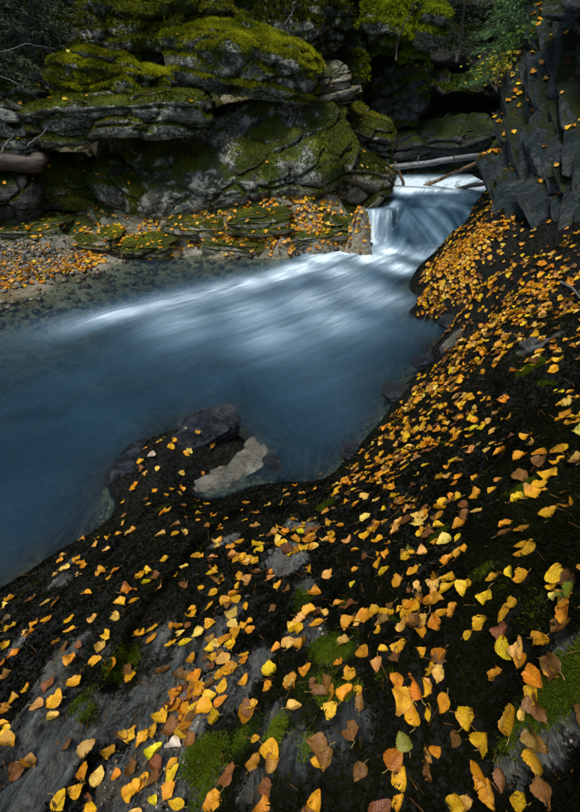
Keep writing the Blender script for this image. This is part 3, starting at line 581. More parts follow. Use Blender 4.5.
# half-buried outcrop with green moss among the leaves of the right bank
c = at_z(530, 358, .72); rock('outcrop', 'pale knobbly outcrop with a streak of green moss among leaves', 'rock', c, (.085, .13, .15), (10, -14, 20), 161, mat='bank', n=36, e=3, T=.05, A=.02, blk=.03, rough=.025, bsc=7, moss=(-.4, .5))
c = at_z(485, 246, .42); rock('outcrop', 'angular slate fin standing between the leafy lobe and cliff', 'rock', c, (.10, .16, .36), (38, -24, 20), 163, mat='cliff', cut=dict(n=30, bed=(1, .3, 0)), moss=(-.4, .4))
# slabs of the cliff
def basis(jit):
    nbv = Vector((.15, .75, -.66)).normalized() + Vector([random.gauss(0, jit) for _ in range(3)]); nbv.normalize()
    dv_ = Vector((.1, -.66, -.75)) + Vector([random.gauss(0, jit) for _ in range(3)]); dv_ = (dv_ - nbv * dv_.dot(nbv)).normalized()
    return np.array([list(dv_.cross(nbv) * -1), list(nbv), list(dv_)]).T
SL = [(530, 225, 1.98, 80), (512, 205, 1.93, 64), (556, 215, 2.1, 84), (560, 165, 2.14, 66), (525, 150, 2.02, 56), (508, 168, 1.96, 40), (570, 120, 2.22, 74), (540, 100, 2.16, 56), (518, 110, 2.06, 46), (558, 62, 2.3, 60), (535, 58, 2.2, 46), (505, 135, 1.98, 30), (574, 245, 2.1, 44), (548, 258, 2.0, 40), (570, 20, 2.4, 60), (548, 135, 2.1, 44)]
for k in range(44):
    v_ = random.uniform(15, 262); u_ = random.uniform(498 + max(0, (110 - v_)) * .45, 590); SL.append((u_, v_, 1.93 + (u_ - 495) / 95 * .22 + max(0, 150 - v_) * .0016, random.uniform(24, 58)))
for i, (u, v, x, dv) in enumerate(SL):
    d = ray(u, v); tt = x / d[0]; c = np.array([0, 0, CAMZ]) + d * tt; mm = tt / FPX
    V, F = cut_mesh((dv * mm * .55, random.uniform(.07, .13), dv * mm * 1.1), 170 + i, n=24, planes=9, bed=(0, 1, 0), rough=.02)
    V = V @ basis(.13).T
    N = normals(V, F); m = np.clip(.04 + .75 * sstep(.2, .8, N[:, 2]) + .5 * fbm(V + c, 4, 4, 3), 0, 1)
    link('rock_slab', mesh_np('rock_slab', V, F, {'moss': m}), M['cliff'], cl, Vector(c))
    ROCKS.append((V + c, F, m))

# ------------------------------------------------------------------ gravel bar at the left
gw_ = np.clip(gravel, 0, 1) * sstep(-.05, .02, V2[:, 2])
P, Nn = scatter(V2, F2, 6500, gw_ + 1e-9)
ico = np.array([(0, 0, 1), (.9, 0, .35), (.28, .85, .35), (-.72, .53, .35), (-.72, -.53, .35), (.28, -.85, .35), (.72, .53, -.35), (-.28, .85, -.35), (-.9, 0, -.35), (-.28, -.85, -.35), (.72, -.53, -.35), (0, 0, -1)])
icf = np.array([(0, 1, 2), (0, 2, 3), (0, 3, 4), (0, 4, 5), (0, 5, 1), (1, 6, 2), (2, 7, 3), (3, 8, 4), (4, 9, 5), (5, 10, 1), (6, 7, 2), (7, 8, 3), (8, 9, 4), (9, 10, 5), (10, 6, 1), (11, 7, 6), (11, 8, 7), (11, 9, 8), (11, 10, 9), (11, 6, 10)])
def pebbles(P, r0, r1):
    n = len(P); r = r0 + (r1 - r0) * rng.random(n) ** 2.5
    sc = np.stack([r, r * (.6 + .4 * rng.random(n)), r * (.4 + .3 * rng.random(n))], 1); an = rng.random(n) * 6.28
    Q = ico[None] * sc[:, None] * (1 + .25 * (rng.random((n, 12, 1)) - .5))
    x = Q[..., 0] * np.cos(an)[:, None] - Q[..., 1] * np.sin(an)[:, None]; y = Q[..., 0] * np.sin(an)[:, None] + Q[..., 1] * np.cos(an)[:, None]
    V = (np.stack([x, y, Q[..., 2]], 2) + P[:, None] + [0, 0, .3] * r[:, None, None] * 1.).reshape(-1, 3)
    F = (icf[None] + 12 * np.arange(n)[:, None, None]).reshape(-1, 3)
    g = .04 + .42 * rng.random(n) ** 2.4; tn = np.stack([g, g * (.97 + .06 * rng.random(n)), g * (.9 + .16 * rng.random(n))], 1); br = rng.random(n) < .2; tn[br] *= [1, .75, .5]
    return V, F, np.repeat(tn, 12, 0)
t = NT('pebble'); co = t.n('TexCoord').outputs['Object']; cc2 = t.mix(t.math('MULTIPLY', t.noise(co, 60, 4), .7), t.n('Attribute', attribute_name='tint').outputs[0], (.1, .1, .1), 'MULTIPLY')
M['pebble'] = t.done(t.bsdf(Base_Color=cc2, Roughness=.35, Normal=t.bump(t.noise(co, 80, 4), .4, .01)).outputs[0])
V, F, tn = pebbles(P, .006, .034)
tag(link('gravel', mesh_np('gravel', V, F, colors=tn * [1., .93, .78]), M['pebble']), 'grey pebbles of the gravel bar at far left waterline', 'gravel', kind='stuff')
# pebbles on the stream bed in the shallows
wb = sstep(.02, .0, V2[:, 2]) * sstep(-.3, -.1, V2[:, 2]); pu, pvv, _ = pix(V2); wb *= ((pu > -40) & (pu < 400) & (pvv < 330))
P, Nn = scatter(V2, F2, 900, wb + 1e-9); V, F, tn = pebbles(P, .012, .05); 
Pn, _n = scatter(VB, FB, 1500, sstep(.0, -.05, zb) * sstep(-.4, -.15, zb) + 1e-9); V_, F_, t_ = pebbles(Pn, .004, .018)
tag(link('bed_pebbles', mesh_np('bed_pebbles', np.r_[V, V_], np.r_[F, F_ + len(V)], colors=np.r_[tn, t_] * [.6, .5, .36]), M['pebble']), 'brown pebbles lying under the shallow edges of the stream', 'gravel', kind='stuff')

# ------------------------------------------------------------------ logs and twigs
def tube(pts, r0, r1, sides=12, seed=0, rough=.12, cap=True):
    pts = np.array(pts, float); n = len(pts); tg = np.gradient(pts, axis=0); tg /= np.linalg.norm(tg, axis=1, keepdims=True)
    a = np.cross(tg, [.31, .2, .93]); a /= np.linalg.norm(a, axis=1, keepdims=True); b = np.cross(tg, a)
    th = np.arange(sides) / sides * 2 * np.pi; r = np.linspace(r0, r1, n)
    V = pts[:, None] + (a[:, None] * np.cos(th)[None, :, None] + b[:, None] * np.sin(th)[None, :, None]) * r[:, None, None]
    V = V.reshape(-1, 3); V = V + (V - np.repeat(pts, sides, 0)) * (rough * fbm(V + seed, 14, 3, seed))[:, None]
    i = np.arange(n - 1)[:, None] * sides + np.arange(sides)[None]; j = np.arange(n - 1)[:, None] * sides + (np.arange(sides)[None] + 1) % sides
    F = np.stack([i, j, j + sides, i + sides], 2).reshape(-1, 4)
    if cap:
        for k0, e in ((0, pts[0]), ((n - 1) * sides, pts[-1])):
            V = np.r_[V, [e]]; c_ = len(V) - 1; q = np.arange(sides)
            F = np.r_[F, np.stack([q + k0, (q + 1) % sides + k0, np.full(sides, c_), np.full(sides, c_)], 1)]
    return V, F
def clean_mesh(name, V, F, **k):
    me = bpy.data.meshes.new(name); me.from_pydata([tuple(p) for p in V], [], [tuple(dict.fromkeys(int(x) for x in f)) for f in F])
    for p in me.polygons: p.use_smooth = True
    return me
def log(name, label, cat, a, b, r0, r1, mat, seed, sag=0., stubs=0, group=None):
    a = np.array(a); b = np.array(b); tt = np.linspace(0, 1, 34)[:, None]; pts = a + (b - a) * tt
    pts[:, 2] -= sag * np.sin(np.pi * tt[:, 0]); Q = np.c_[tt * 5, tt * 0, tt * 0]
    pts[1:-1] += (np.stack([fbm(Q + 3, 1, 2, seed), fbm(Q + 9, 1, 2, seed + 1), fbm(Q + 5, 1, 2, seed + 2)], 1) * r0 * .35)[1:-1]
    base = pts[0].copy(); V, F = tube(pts - base, r0, r1, 14, seed)
    o = link(name, clean_mesh(name, V, F), M[mat], None, Vector(base)); tag(o, label, cat, group)
    for k in range(stubs):
        q = pts[int(4 + k * 24 / max(1, stubs))] - base; d = np.array([random.uniform(-.5, .5), random.uniform(-1, .2), random.uniform(.2, 1)]); d /= np.linalg.norm(d)
        Vs, Fs = tube(np.array([q, q + d * r0 * 1.6, q + d * r0 * (2.2 + 2 * random.random())]), r0 * .28, r0 * .14, 7, k)
        link('branch_stub', clean_mesh('branch_stub', Vs, Fs), M[mat], o)
    return o
log('fallen_log', 'long grey fallen log spanning the gorge behind the upper pool', 'log', at_y(368, 170, 6.35), at_y(514, 152, 5.9), .034, .03, 'log', 1, stubs=3)
log('fallen_log', 'thin reddish brown log slanting down from the cliff into white water', 'log', at_y(422, 187, 6.4), at_y(514, 147, 5.7), .023, .019, 'redlog', 2, stubs=2)
log('fallen_log', 'short dark log lying low over the foaming upper pool', 'log', at_y(448, 191, 6.3), at_y(508, 178, 5.9), .026, .022, 'darklog', 3)
log('broken_stick', 'short upright broken stick leaning on the long grey log', 'stick', at_y(404, 186, 6.35), at_y(395, 162, 6.3), .02, .016, 'redlog', 4)
log('fallen_log', 'thick pale brown log poking from the hollow beside rounded boulder', 'log', at_y(-50, 158, 5.1), at_y(46, 163, 5.25), .10, .085, 'darklog', 6, stubs=1)
def twig(label, pix_pts, r, mat='twig', forks=2, seed=0):
    pts = np.array([at_y(u, v, y) for u, v, y in pix_pts]); n = 14; tt = np.linspace(0, len(pts) - 1, n)
    q = np.stack([np.interp(tt, np.arange(len(pts)), pts[:, k]) for k in range(3)], 1); base = q[0].copy(); q = q - base
    q[1:] += rng.normal(size=(n - 1, 3)) * r * .8
    V, F = tube(q, r, r * .4, 6, seed); o = link('bare_twig', clean_mesh('bare_twig', V, F), M[mat], None, Vector(base)); tag(o, label, 'twig')
    for k in range(forks):
        s = q[4 + k * 3 % 9]; d = q[-1] / np.linalg.norm(q[-1]) * .6 + rng.normal(size=3) * .5; L = np.linalg.norm(q[-1]) * .35
        Vs, Fs = tube(np.array([s, s + d * L * .5, s + d * L + [0, 0, -.03]]), r * .55, r * .2, 5, k); link('side_twig', clean_mesh('side_twig', Vs, Fs), M[mat], o)
twig('pale bare twig leaning in the hollow beside thick log', [(2, 152, 5.0), (8, 141, 5.05), (15, 133, 5.1)], .012, forks=0)
twig('grey forked twig hanging below the dark boulder', [(28, 146, 5.0), (45, 132, 5.05), (52, 118, 5.2)], .008)
twig('thin dry twig arching across the dark left slope', [(0, 52, 5.1), (28, 44, 5.1), (58, 50, 5.2)], .0045, forks=3)
twig('thin dry twig drooping over the dark left boulder', [(0, 76, 5.0), (22, 86, 5.0), (40, 100, 5.05)], .0045, forks=2)
twig('slender upright stem beside the olive moss hummock', [(92, 34, 5.6), (86, 12, 5.6), (80, -14, 5.6)], .008, 'trunk', 2)
twig('white curved twig hanging in front of the dull moss hummock', [(298, -4, 6.0), (292, 14, 6.0), (284, 25, 6.0)], .010, forks=0)
twig('dark crooked branch dangling beside the brilliant moss hump', [(396, 60, 6.4), (400, 30, 6.4), (414, 8, 6.4), (420, -10, 6.4)], .011, 'trunk', 3)
def root_on_bank(label, pts, r):
    q = np.array([at_z(u, v, z) for u, v, z in pts]); base = q[0].copy(); n = 20; tt = np.linspace(0, len(q) - 1, n)
    q = np.stack([np.interp(tt, np.arange(len(q)), q[:, k]) for k in range(3)], 1) - base
    V, F = tube(q, r, r * .6, 7, 4); tag(link('bare_twig', clean_mesh('bare_twig', V, F), M['twig'], None, Vector(base)), label, 'twig')
root_on_bank('thin pale twig curving over leaves at foot of the cliff', [(560, 282, .70), (572, 288, .72), (582, 300, .76)], .008)

# ------------------------------------------------------------------ trees and shrubs above the gorge
t = NT('spruce_needles'); co = t.n('Attribute', attribute_name='tint').outputs[0]
M['needle'] = t.done(t.bsdf(Base_Color=co, Roughness=.6).outputs[0])
def spruce(label, base, h, rad, seed, tint=((.008, .018, .006), (.03, .06, .014)), low=.12, nw=26, group=None):
    r_ = np.random.default_rng(seed); root = bpy.data.objects.new('spruce_tree', None); col.objects.link(root); root.location = Vector(base); tag(root, label, 'tree', group)
    zz_ = np.linspace(0, h, 12); V, F = tube(np.c_[np.cumsum(r_.normal(size=12)) * .01, np.cumsum(r_.normal(size=12)) * .01, zz_], .035 * h / 2.5, .006, 9, seed)
    link('trunk', clean_mesh('trunk', V, F), M['trunk'], root)
    Vs = []; Cs = []
    for wv in range(nw):
        f = low + (1 - low) * wv / nw; z = h * f; L0_ = rad * (1 - f) ** .8 + .05
        for b in range(6):
            an = r_.random() * 6.28; L = L0_ * (.7 + .5 * r_.random()); m = int(30 + L * 230)
            s = r_.random(m) ** .8; side = (r_.random(m) - .5) * .55 * L * (1 - s * .7)
            x = s * L; zc = z - .45 * L * s ** 1.4 + .12 * L * s ** 3 - np.abs(side) * .35 + r_.normal(size=m) * .012
            c0 = np.stack([x * math.cos(an) - side * math.sin(an), x * math.sin(an) + side * math.cos(an), zc], 1)
            d = r_.normal(size=(m, 3)) * .5 + [math.cos(an), math.sin(an), -.25]; d /= np.linalg.norm(d, axis=1, keepdims=True)
            sd_ = np.cross(d, r_.normal(size=(m, 3))); sd_ /= np.linalg.norm(sd_, axis=1, keepdims=True); ln = .022 + .024 * r_.random((m, 1))
            Vs.append(np.stack([c0 - sd_ * ln * .09, c0 + sd_ * ln * .09, c0 + d * ln], 1).reshape(-1, 3))
            f_ = np.clip(.15 + .7 * s + .3 * r_.normal(size=m), 0, 1)[:, None]; Cs.append(np.repeat(np.array(tint[0]) + (np.array(tint[1]) - np.array(tint[0])) * f_, 3, 0))
    V = np.concatenate(Vs); link('crown', mesh_np('crown', V, np.arange(len(V)).reshape(-1, 3), colors=np.concatenate(Cs), smooth=False), M['needle'], root)
    return root
spruce('young spruce growing beside the slender stem on left slope', at_y(52, 90, 5.9), 1.9, .62, 1)
spruce('bushy dark spruce at the left edge above the dark boulder', at_y(-8, 92, 5.4), 2.0, .7, 2)
spruce('dark spruce behind the olive moss hummock', at_y(95, 20, 7.0), 2.6, .8, 3)
spruce('small bright green spruce on top of the slate cliff edge', at_y(508, 84, 5.5), 1.2, .42, 4, tint=((.02, .06, .014), (.08, .19, .04)))
spruce('larger spruce leaning over the slate cliff behind the small one', at_y(535, 40, 6.0), 2.2, .7, 5, tint=((.016, .045, .012), (.06, .14, .03)))
spruce('dark spruce on the rear wall beyond the brilliant moss hump', at_y(455, 62, 7.6), 2.2, .75, 6)
spruce('dark spruce above the rear wall beyond the dull moss hummock', at_y(335, 2, 8.0), 2.6, .85, 7)
spruce('tall spruce high on the left slope', (-4.6, 6.2, 2.6), 4.5, 1.3, 8, nw=30)
spruce('tall spruce standing on rear wall above the hanging moss', (.2, 9.0, 4.2), 4.5, 1.3, 9, nw=30)
spruce('tall spruce on the cliff top', (3.4, 4.6, 4.4), 4.5, 1.4, 10, nw=30)

def sapling(label, base, h, seed, n, tint):
    r_ = np.random.default_rng(seed); root = bpy.data.objects.new('leafy_sapling', None); col.objects.link(root); root.location = Vector(base); tag(root, label, 'shrub')
    Vs = []; Cs = []; tips = []
    for k in range(7):
        d = np.array([r_.normal() * .45 - .25, r_.normal() * .4, .9]); q = np.array([[0, 0, 0], d * h * .5, d * h * (.7 + .4 * r_.random()) + [0, 0, -.06]]); V, F = tube(q, .007, .002, 5, k)
        link('stem', clean_mesh('stem', V, F), M['trunk'], root); tips += [q[1] + (q[2] - q[1]) * f for f in r_.random(n // 7)]
    c0 = np.array(tips) + r_.normal(size=(len(tips), 3)) * .05; m = len(c0); a = r_.normal(size=(m, 3)); a[:, 2] *= .4; a /= np.linalg.norm(a, axis=1, keepdims=True)
    b = np.cross(a, r_.normal(size=(m, 3)) * .5 + [0, 0, 1]); b /= np.linalg.norm(b, axis=1, keepdims=True); L = .028 + .02 * r_.random((m, 1))
    V = np.stack([c0, c0 + a * L * .5 + b * L * .36, c0 + a * L, c0 + a * L * .5 - b * L * .36], 1).reshape(-1, 3)
    f = r_.random((m, 1)); cc0 = np.array(tint[0]) * (1 - f) + np.array(tint[1]) * f
    link('foliage', mesh_np('foliage', V, np.arange(m * 4).reshape(-1, 4), colors=np.repeat(cc0, 4, 0), smooth=False), M['moss'], root)
sapling('small sapling with yellow green leaves at the cliff edge', at_y(497, 92, 5.1), .34, 1, 260, ((.10, .16, .02), (.45, .34, .03)))
sapling('low shrub with green leaves below the cliff top spruces', at_y(520, 70, 5.2), .4, 2, 260, ((.03, .09, .02), (.12, .22, .04)))

# ------------------------------------------------------------------ leaves
def leaf_shape(seed, kind):
    r_ = np.random.default_rng(seed); ny, nx = 15, 7
    y = np.linspace(0, 1, ny); prof = np.sin(np.pi * y ** .72) ** .8 * (.92 - .18 * y) ; prof = np.maximum(prof, .02); prof[-1] = .012; prof[0] = .05
    wd = .43 + .09 * r_.random(); xx = np.linspace(-1, 1, nx)
    Yg, Xg = np.meshgrid(y, xx, indexing='ij')
    ser = 1 + (.025 + .025 * r_.random()) * np.where(np.arange(ny) % 2 == 0, 1, -1)[:, None] * (np.abs(Xg) == 1) * ((Yg > .1) & (Yg < .95))
    lo = np.where(Xg < 0, np.interp(Yg, np.linspace(0, 1, 6), r_.normal(size=6)), np.interp(Yg, np.linspace(0, 1, 6), r_.normal(size=6))) * .09
    X_ = Xg * prof[:, None] * wd * ser * (1 + lo) * (1 + .12 * r_.normal() * np.sign(Xg)); Y2_ = Yg - .5 + .04 * r_.normal() * np.abs(Xg)
    u = X_ + .5; v = Yg
    fold = {'flat': .10, 'cupped': .45, 'folded': .9, 'curled': .45, 'wavy': .3}[kind]; bend = {'flat': .12, 'cupped': .5, 'folded': .3, 'curled': 1.5, 'wavy': .4}[kind]
    sgn = 1 if r_.random() < .6 else -1
    if kind in ('folded', 'cupped'): sgn = 1
    zf_ = fold * np.abs(X_) * (1 if kind == 'folded' else np.abs(X_) * 2.2)
    zf_ = zf_ + {'flat': .02, 'cupped': .035, 'folded': .04, 'curled': .07, 'wavy': .10}[kind] * (np.sin(Yg * 9 + r_.random() * 6) * Xg + np.cos(Xg * 4 + r_.random() * 6) * .6 * np.sin(Yg * 5 + r_.random() * 6))
    zf_ = zf_ + .10 * (Xg == 1) * r_.random((ny, nx)) * (kind != 'flat') + .06 * (Xg == -1) * r_.random((ny, nx))
    # bend along the length and curl of one side
    an = bend * (Yg - .35); L = Y2_
    Yb = np.where(np.abs(bend) > .01, np.sin(bend * L) / bend, L); Zb = (1 - np.cos(bend * L)) / bend * sgn
    if kind == 'curled':
        cz = np.maximum(X_ - .05, 0); X_ = X_ - cz * .55; zf_ = zf_ + cz * 1.1
    V = np.stack([X_, Yb, zf_ + Zb], 2).reshape(-1, 3)
    V[:, 2] -= np.percentile(V[:, 2], 12)
    return V, grid_faces(ny, nx)[:, ::-1], np.c_[u.ravel(), v.ravel()]
KINDS = ['flat', 'flat', 'cupped', 'folded', 'curled', 'wavy', 'flat', 'wavy', 'cupped', 'curled', 'wavy', 'flat', 'curled', 'wavy', 'folded', 'wavy', 'curled', 'cupped', 'wavy', 'curled']
PROTO = []
for i, k in enumerate(KINDS):
    V, F, uv = leaf_shape(300 + i, k); N = normals(V, F)
    if N[:, 2].mean() < 0: F = F[:, ::-1]
    me = mesh_np('leaf_' + k, V, F, uv=uv); me.materials.append(M['leaf'])
    r_ = np.random.default_rng(i); e = V[3]; q = np.array([e + [0, .06, .004], e + [.02 * r_.normal(), -.12, .02], e + [.08 * r_.normal(), -.28, .05 + .05 * r_.random()]])
    Vt, Ft = tube(q, .013, .016, 5, i, .05); st_me = clean_mesh('stalk', Vt, Ft); st_me.materials.append(M['stalk'])
    PROTO.append((k, V, F, uv, me, st_me))
COL = {'Y': (.90, .51, .010), 'O': (.78, .36, .012), 'P': (.86, .52, .10), 'B': (.22, .10, .022), 'W': (.72, .66, .50), 'G': (.22, .25, .03)}
CNAME = {'Y': 'bright yellow', 'O': 'amber orange', 'P': 'pale golden', 'B': 'dark brown', 'W': 'whitish', 'G': 'still green'}
LEAVES = '''
95 547P 107 551P 64 557P 77 561Y 66 570P 79 576P- 101 574O 115 572O 89 595Y 141 576Y 130 593O 119 606O 135 602Y 5 607P 46 604P 56 603O 11 629O+ 49 620O+ 35 626O 26 634P- 94 620P 117 619P 70 632O 107 635O 101 650P 65 649B 72 661O 96 662O 15 656O 2 664O 8 678P 139 636Y 130 679Y
164 561Y 147 574Y 160 587P 175 577O 185 588B 217 543P 231 549O 214 559P 202 558O- 240 560Y 247 565P 255 562O 214 575O 221 583O 239 581O 247 580P 213 595Y 236 597O 227 603O 209 607O 192 615O 235 614P 246 609O- 280 587O 199 636P+ 234 626P 236 634Y 247 626O 210 626O 171 645Y 186 643Y 177 630O 152 630Y 152 640O 216 645P 232 644O 194 660O 272 672Y 222 676Y 231 672O 282 545Y 288 644P
314 549P 331 544O 379 542Y 309 572O 327 576P 385 572Y 424 556P 400 586O 419 589P 341 606O 349 609B 350 627O 364 622O 374 615O 425 624P 410 626O 309 617O+ 316 626O 325 616P- 344 644P 295 645P 304 647O 379 667P 365 654O 402 647O 421 655O 400 657B 350 676O 390 612B 316 597O 426 637O 387 621B 420 569G- 411 550G- 407 558O 415 573O 416 612O 430 602O 306 674O
451 580Y 450 563O 461 554O 525 547O 524 557O 525 581O 490 601Y 506 615O 506 631B 470 636Y- 508 650Y+ 525 650P 547 642O 559 597P- 571 580B 574 595G 567 616O 566 629B 555 667B 445 617O 437 605O 439 585P 445 661B 442 675P 439 625O
4 709O 15 701O 39 707P 55 703O+ 9 746O+ 49 687B 91 751P+ 85 774O 100 779P 31 768O 17 776B 79 794O 61 804Y+ 132 772B 141 784O 144 742O 92 803B
151 736O 157 754Y 184 733O 177 747W 216 721Y 196 709Y 206 712Y 176 697O 174 707B 201 693O 224 688Y 222 704O 191 744B 247 682O 247 716O 257 741Y- 271 754O+ 255 763O 271 767P 230 776B 214 802O 174 776Y+ 177 806Y 156 769B 152 782B 267 792B 267 807O 289 683P 270 687O- 184 714O 210 701O 182 690B 190 680B 171 794O
292 684O 296 711P+ 332 696O+ 322 697B 331 711O 360 693Y- 362 702B 349 732B 404 694O+ 419 686O+ 427 710Y+ 414 710O 317 746B 327 762B 319 763O- 359 773B 396 758O 404 777Y+ 405 739G 429 750O 426 770B 400 803O 316 804O+ 381 811B 350 695O
446 704O 471 717O 537 691Y+ 517 719O+ 486 739O 484 771O+ 542 741B+ 539 762O+ 550 793B 522 802Y+ 542 709B 439 749O- 506 781B 556 673O-
197 432O 175 441Y 186 429W- 146 449O 152 457W 141 462Y 189 451P 157 469P 147 474P 181 473P 137 484O 134 489O 155 492Y 171 490O 179 495P 166 496O 181 489Y 149 506P 166 512O 124 524P 132 532O 200 515Y 224 520O 219 531O 185 536P 126 501O 119 536O 202 474O-
247 505O 267 507P 256 514O 281 506Y 244 522Y 256 528P 219 542O 295 487O 302 495O 306 506B 311 522P 316 532P 284 544Y 294 521O 289 555Y 310 542O 296 552O 287 496P 316 490O
356 472P 321 476O 352 492Y 331 489O 337 495O 326 514O 331 525O 366 519P 357 534Y 367 537Y 367 499P 377 501P 381 485P 386 510Y 402 502P 400 524O+ 421 525P 424 516O 412 489B 419 476P 426 467Y 407 459O 396 457O 381 445P 376 460B 382 454Y 397 446P 419 450Y 416 460P 381 429P 395 422O 407 419Y 414 422P 417 431O 424 414Y 430 432O 431 414Y 417 503B 392 475O 385 475P 400 477O 405 469O 387 490O 372 482O 392 489O 357 505O 377 530O
475 409P 464 403Y 484 401Y 462 419O 454 432O 469 430Y 481 430Y 493 433P 501 455O+ 499 446O 527 440Y 534 445P 512 439B 465 449O 479 446G- 487 452P 455 461Y 449 468O 441 480Y 445 504O 457 500Y+ 459 525O 467 516B 520 501Y+ 541 487O 539 496O 556 516O+ 574 507O 525 531O+ 507 536B 570 406P 571 425O 564 450Y 575 464P 578 419Y 579 436P 520 481B'''
import re
CAT = [(int(a), int(b), c, s) for a, b, c, s in re.findall(r'(\d+) (\d+)([A-Z])([+-]?)', LEAVES)]

bv_v = [VB]; bv_f = [np.concatenate([FB[:, [0, 1, 2]], FB[:, [0, 2, 3]]])]; offn = len(VB)
for (V, F, m) in ROCKS:
    if V[:, 1].mean() < 3.5: bv_v.append(V); bv_f.append(np.concatenate([F[:, [0, 1, 2]], F[:, [0, 2, 3]]]) + offn); offn += len(V)
bvh = BVHTree.FromPolygons(np.concatenate(bv_v).tolist(), np.concatenate(bv_f).tolist())
fbare = lambda p: float(blobs(np.array([p[:2]]), BARE)[0])
def smooth_n(p):
    e = .03; q = np.array([[p[0] + e, p[1]], [p[0] - e, p[1]], [p[0], p[1] + e], [p[0], p[1] - e]]); h = fbank(q)
    n = Vector((-(h[0] - h[1]) / (2 * e), -(h[2] - h[3]) / (2 * e), 1)); return n.normalized()
def leaf_matrix(p, n, size, yaw, tilt, flip):
    n = (n + Vector((random.gauss(0, tilt), random.gauss(0, tilt), 0))).normalized()
    q = n.to_track_quat('Z', 'Y').to_matrix() @ Matrix.Rotation(yaw, 3, 'Z')
    if flip: q = q @ Matrix.Rotation(math.pi, 3, 'Y')
    return Matrix.Translation(p) @ q.to_4x4() @ Matrix.Diagonal((size * random.uniform(.82, 1.18), size * random.uniform(.9, 1.1), size * random.uniform(.6, 1.15), 1))
def jitter(c):
    g = random.gauss(.97, .2); h = random.gauss(1, .12); return (min(.9, c[0] * g), min(.85, c[1] * g * h, .66 * c[0] * g if c[1] < .72 * c[0] else 1), c[2] * g)
picked = []; cam_o = Vector((0, 0, CAMZ))
for u, v, c, s in CAT:
    h, n, _, dist = bvh.ray_cast(cam_o, Vector(ray(u, v)).normalized())
    if h is None: continue
    picked.append((h, c, s, dist))
# more leaves over the bank by density, on the ground
DENS = [(440,265,.42,34,1.6),(465,245,.45,26,1.6),(450,285,.35,26,1.5),(430,280,.3,22,1),(470,275,.42,30,.95),(500,270,.55,30,.5),(490,215,.5,16,.8),(440,300,.2,14,.9),(400,480,.4,34,.8),(385,470,.38,26,.9),(430,440,.5,34,.7),(410,540,.62,36,.7),(415,620,.78,30,.8),(420,690,.84,24,.6),
        (440,390,.4,34,.6),(470,370,.42,36,.55),(500,345,.5,30,.5),(560,360,.82,24,.7),(575,430,.94,18,.8),(545,330,.74,24,.4),(200,690,.62,26,.9),(220,660,.6,22,.8),(180,720,.64,26,.6),(310,620,.66,28,.5),(300,540,.48,28,.6),(235,560,.45,28,.4),(330,700,.75,24,.4),
        (520,640,.98,30,.25),(540,290,.64,30,.6),(570,310,.76,20,.6),(440,420,.5,30,.55),(470,430,.6,24,.5),(545,480,.92,24,.35),(540,750,.98,26,.3),(350,490,.36,22,.5),(400,430,.3,20,.5)]
dens = (blobs(XY, DENS) + .05) * sstep(.06, .12, zb) * (XY[:, 1] > .12) * (XY[:, 0] < 2.3)
dens = dens * (.75 + .25 * sstep(1.3, 2.0, XY[:, 1]))
P, Nn = scatter(VB, FB, 3300, dens)
extra = []
for p in P:
    extra.append((Vector(p), random.choices('YOPBOO', (3, 4, 3, 4, 2, 2))[0], random.choice(('', '', '-')), 0))
def spec(h, c, s):
    size = .0345 * random.uniform(.85, 1.15) * {'': 1, '+': 1.12, '-': .66}[s] * (.88 if (Vector(h) - Vector((0, 0, CAMZ))).length < .95 else 1)
    return size
seen = {}
stuffV = []; stuffF = []; stuffC = []; stuffU = []; stuffR = []; stuffS = []; so = 0
def add_stuff(k, mat, c, spot):
    global so
    kind, V, F, uv, me, sm = PROTO[k]; Mx = np.array(mat)
    stuffV.append(V @ Mx[:3, :3].T + Mx[:3, 3]); stuffF.append(F + so); so += len(V)
    stuffC.append(np.tile(c, (len(V), 1))); stuffU.append(uv); stuffR.append(np.full(len(V), random.random())); stuffS.append(np.full(len(V), spot))
SHAPE = {'flat': 'flat', 'cupped': 'cupped', 'folded': 'folded lengthwise', 'curled': 'with curled rim', 'wavy': 'with wavy edges'}
picked.sort(key=lambda a: a[3] * {'': 1, '+': .8, '-': 1.5}[a[2]])
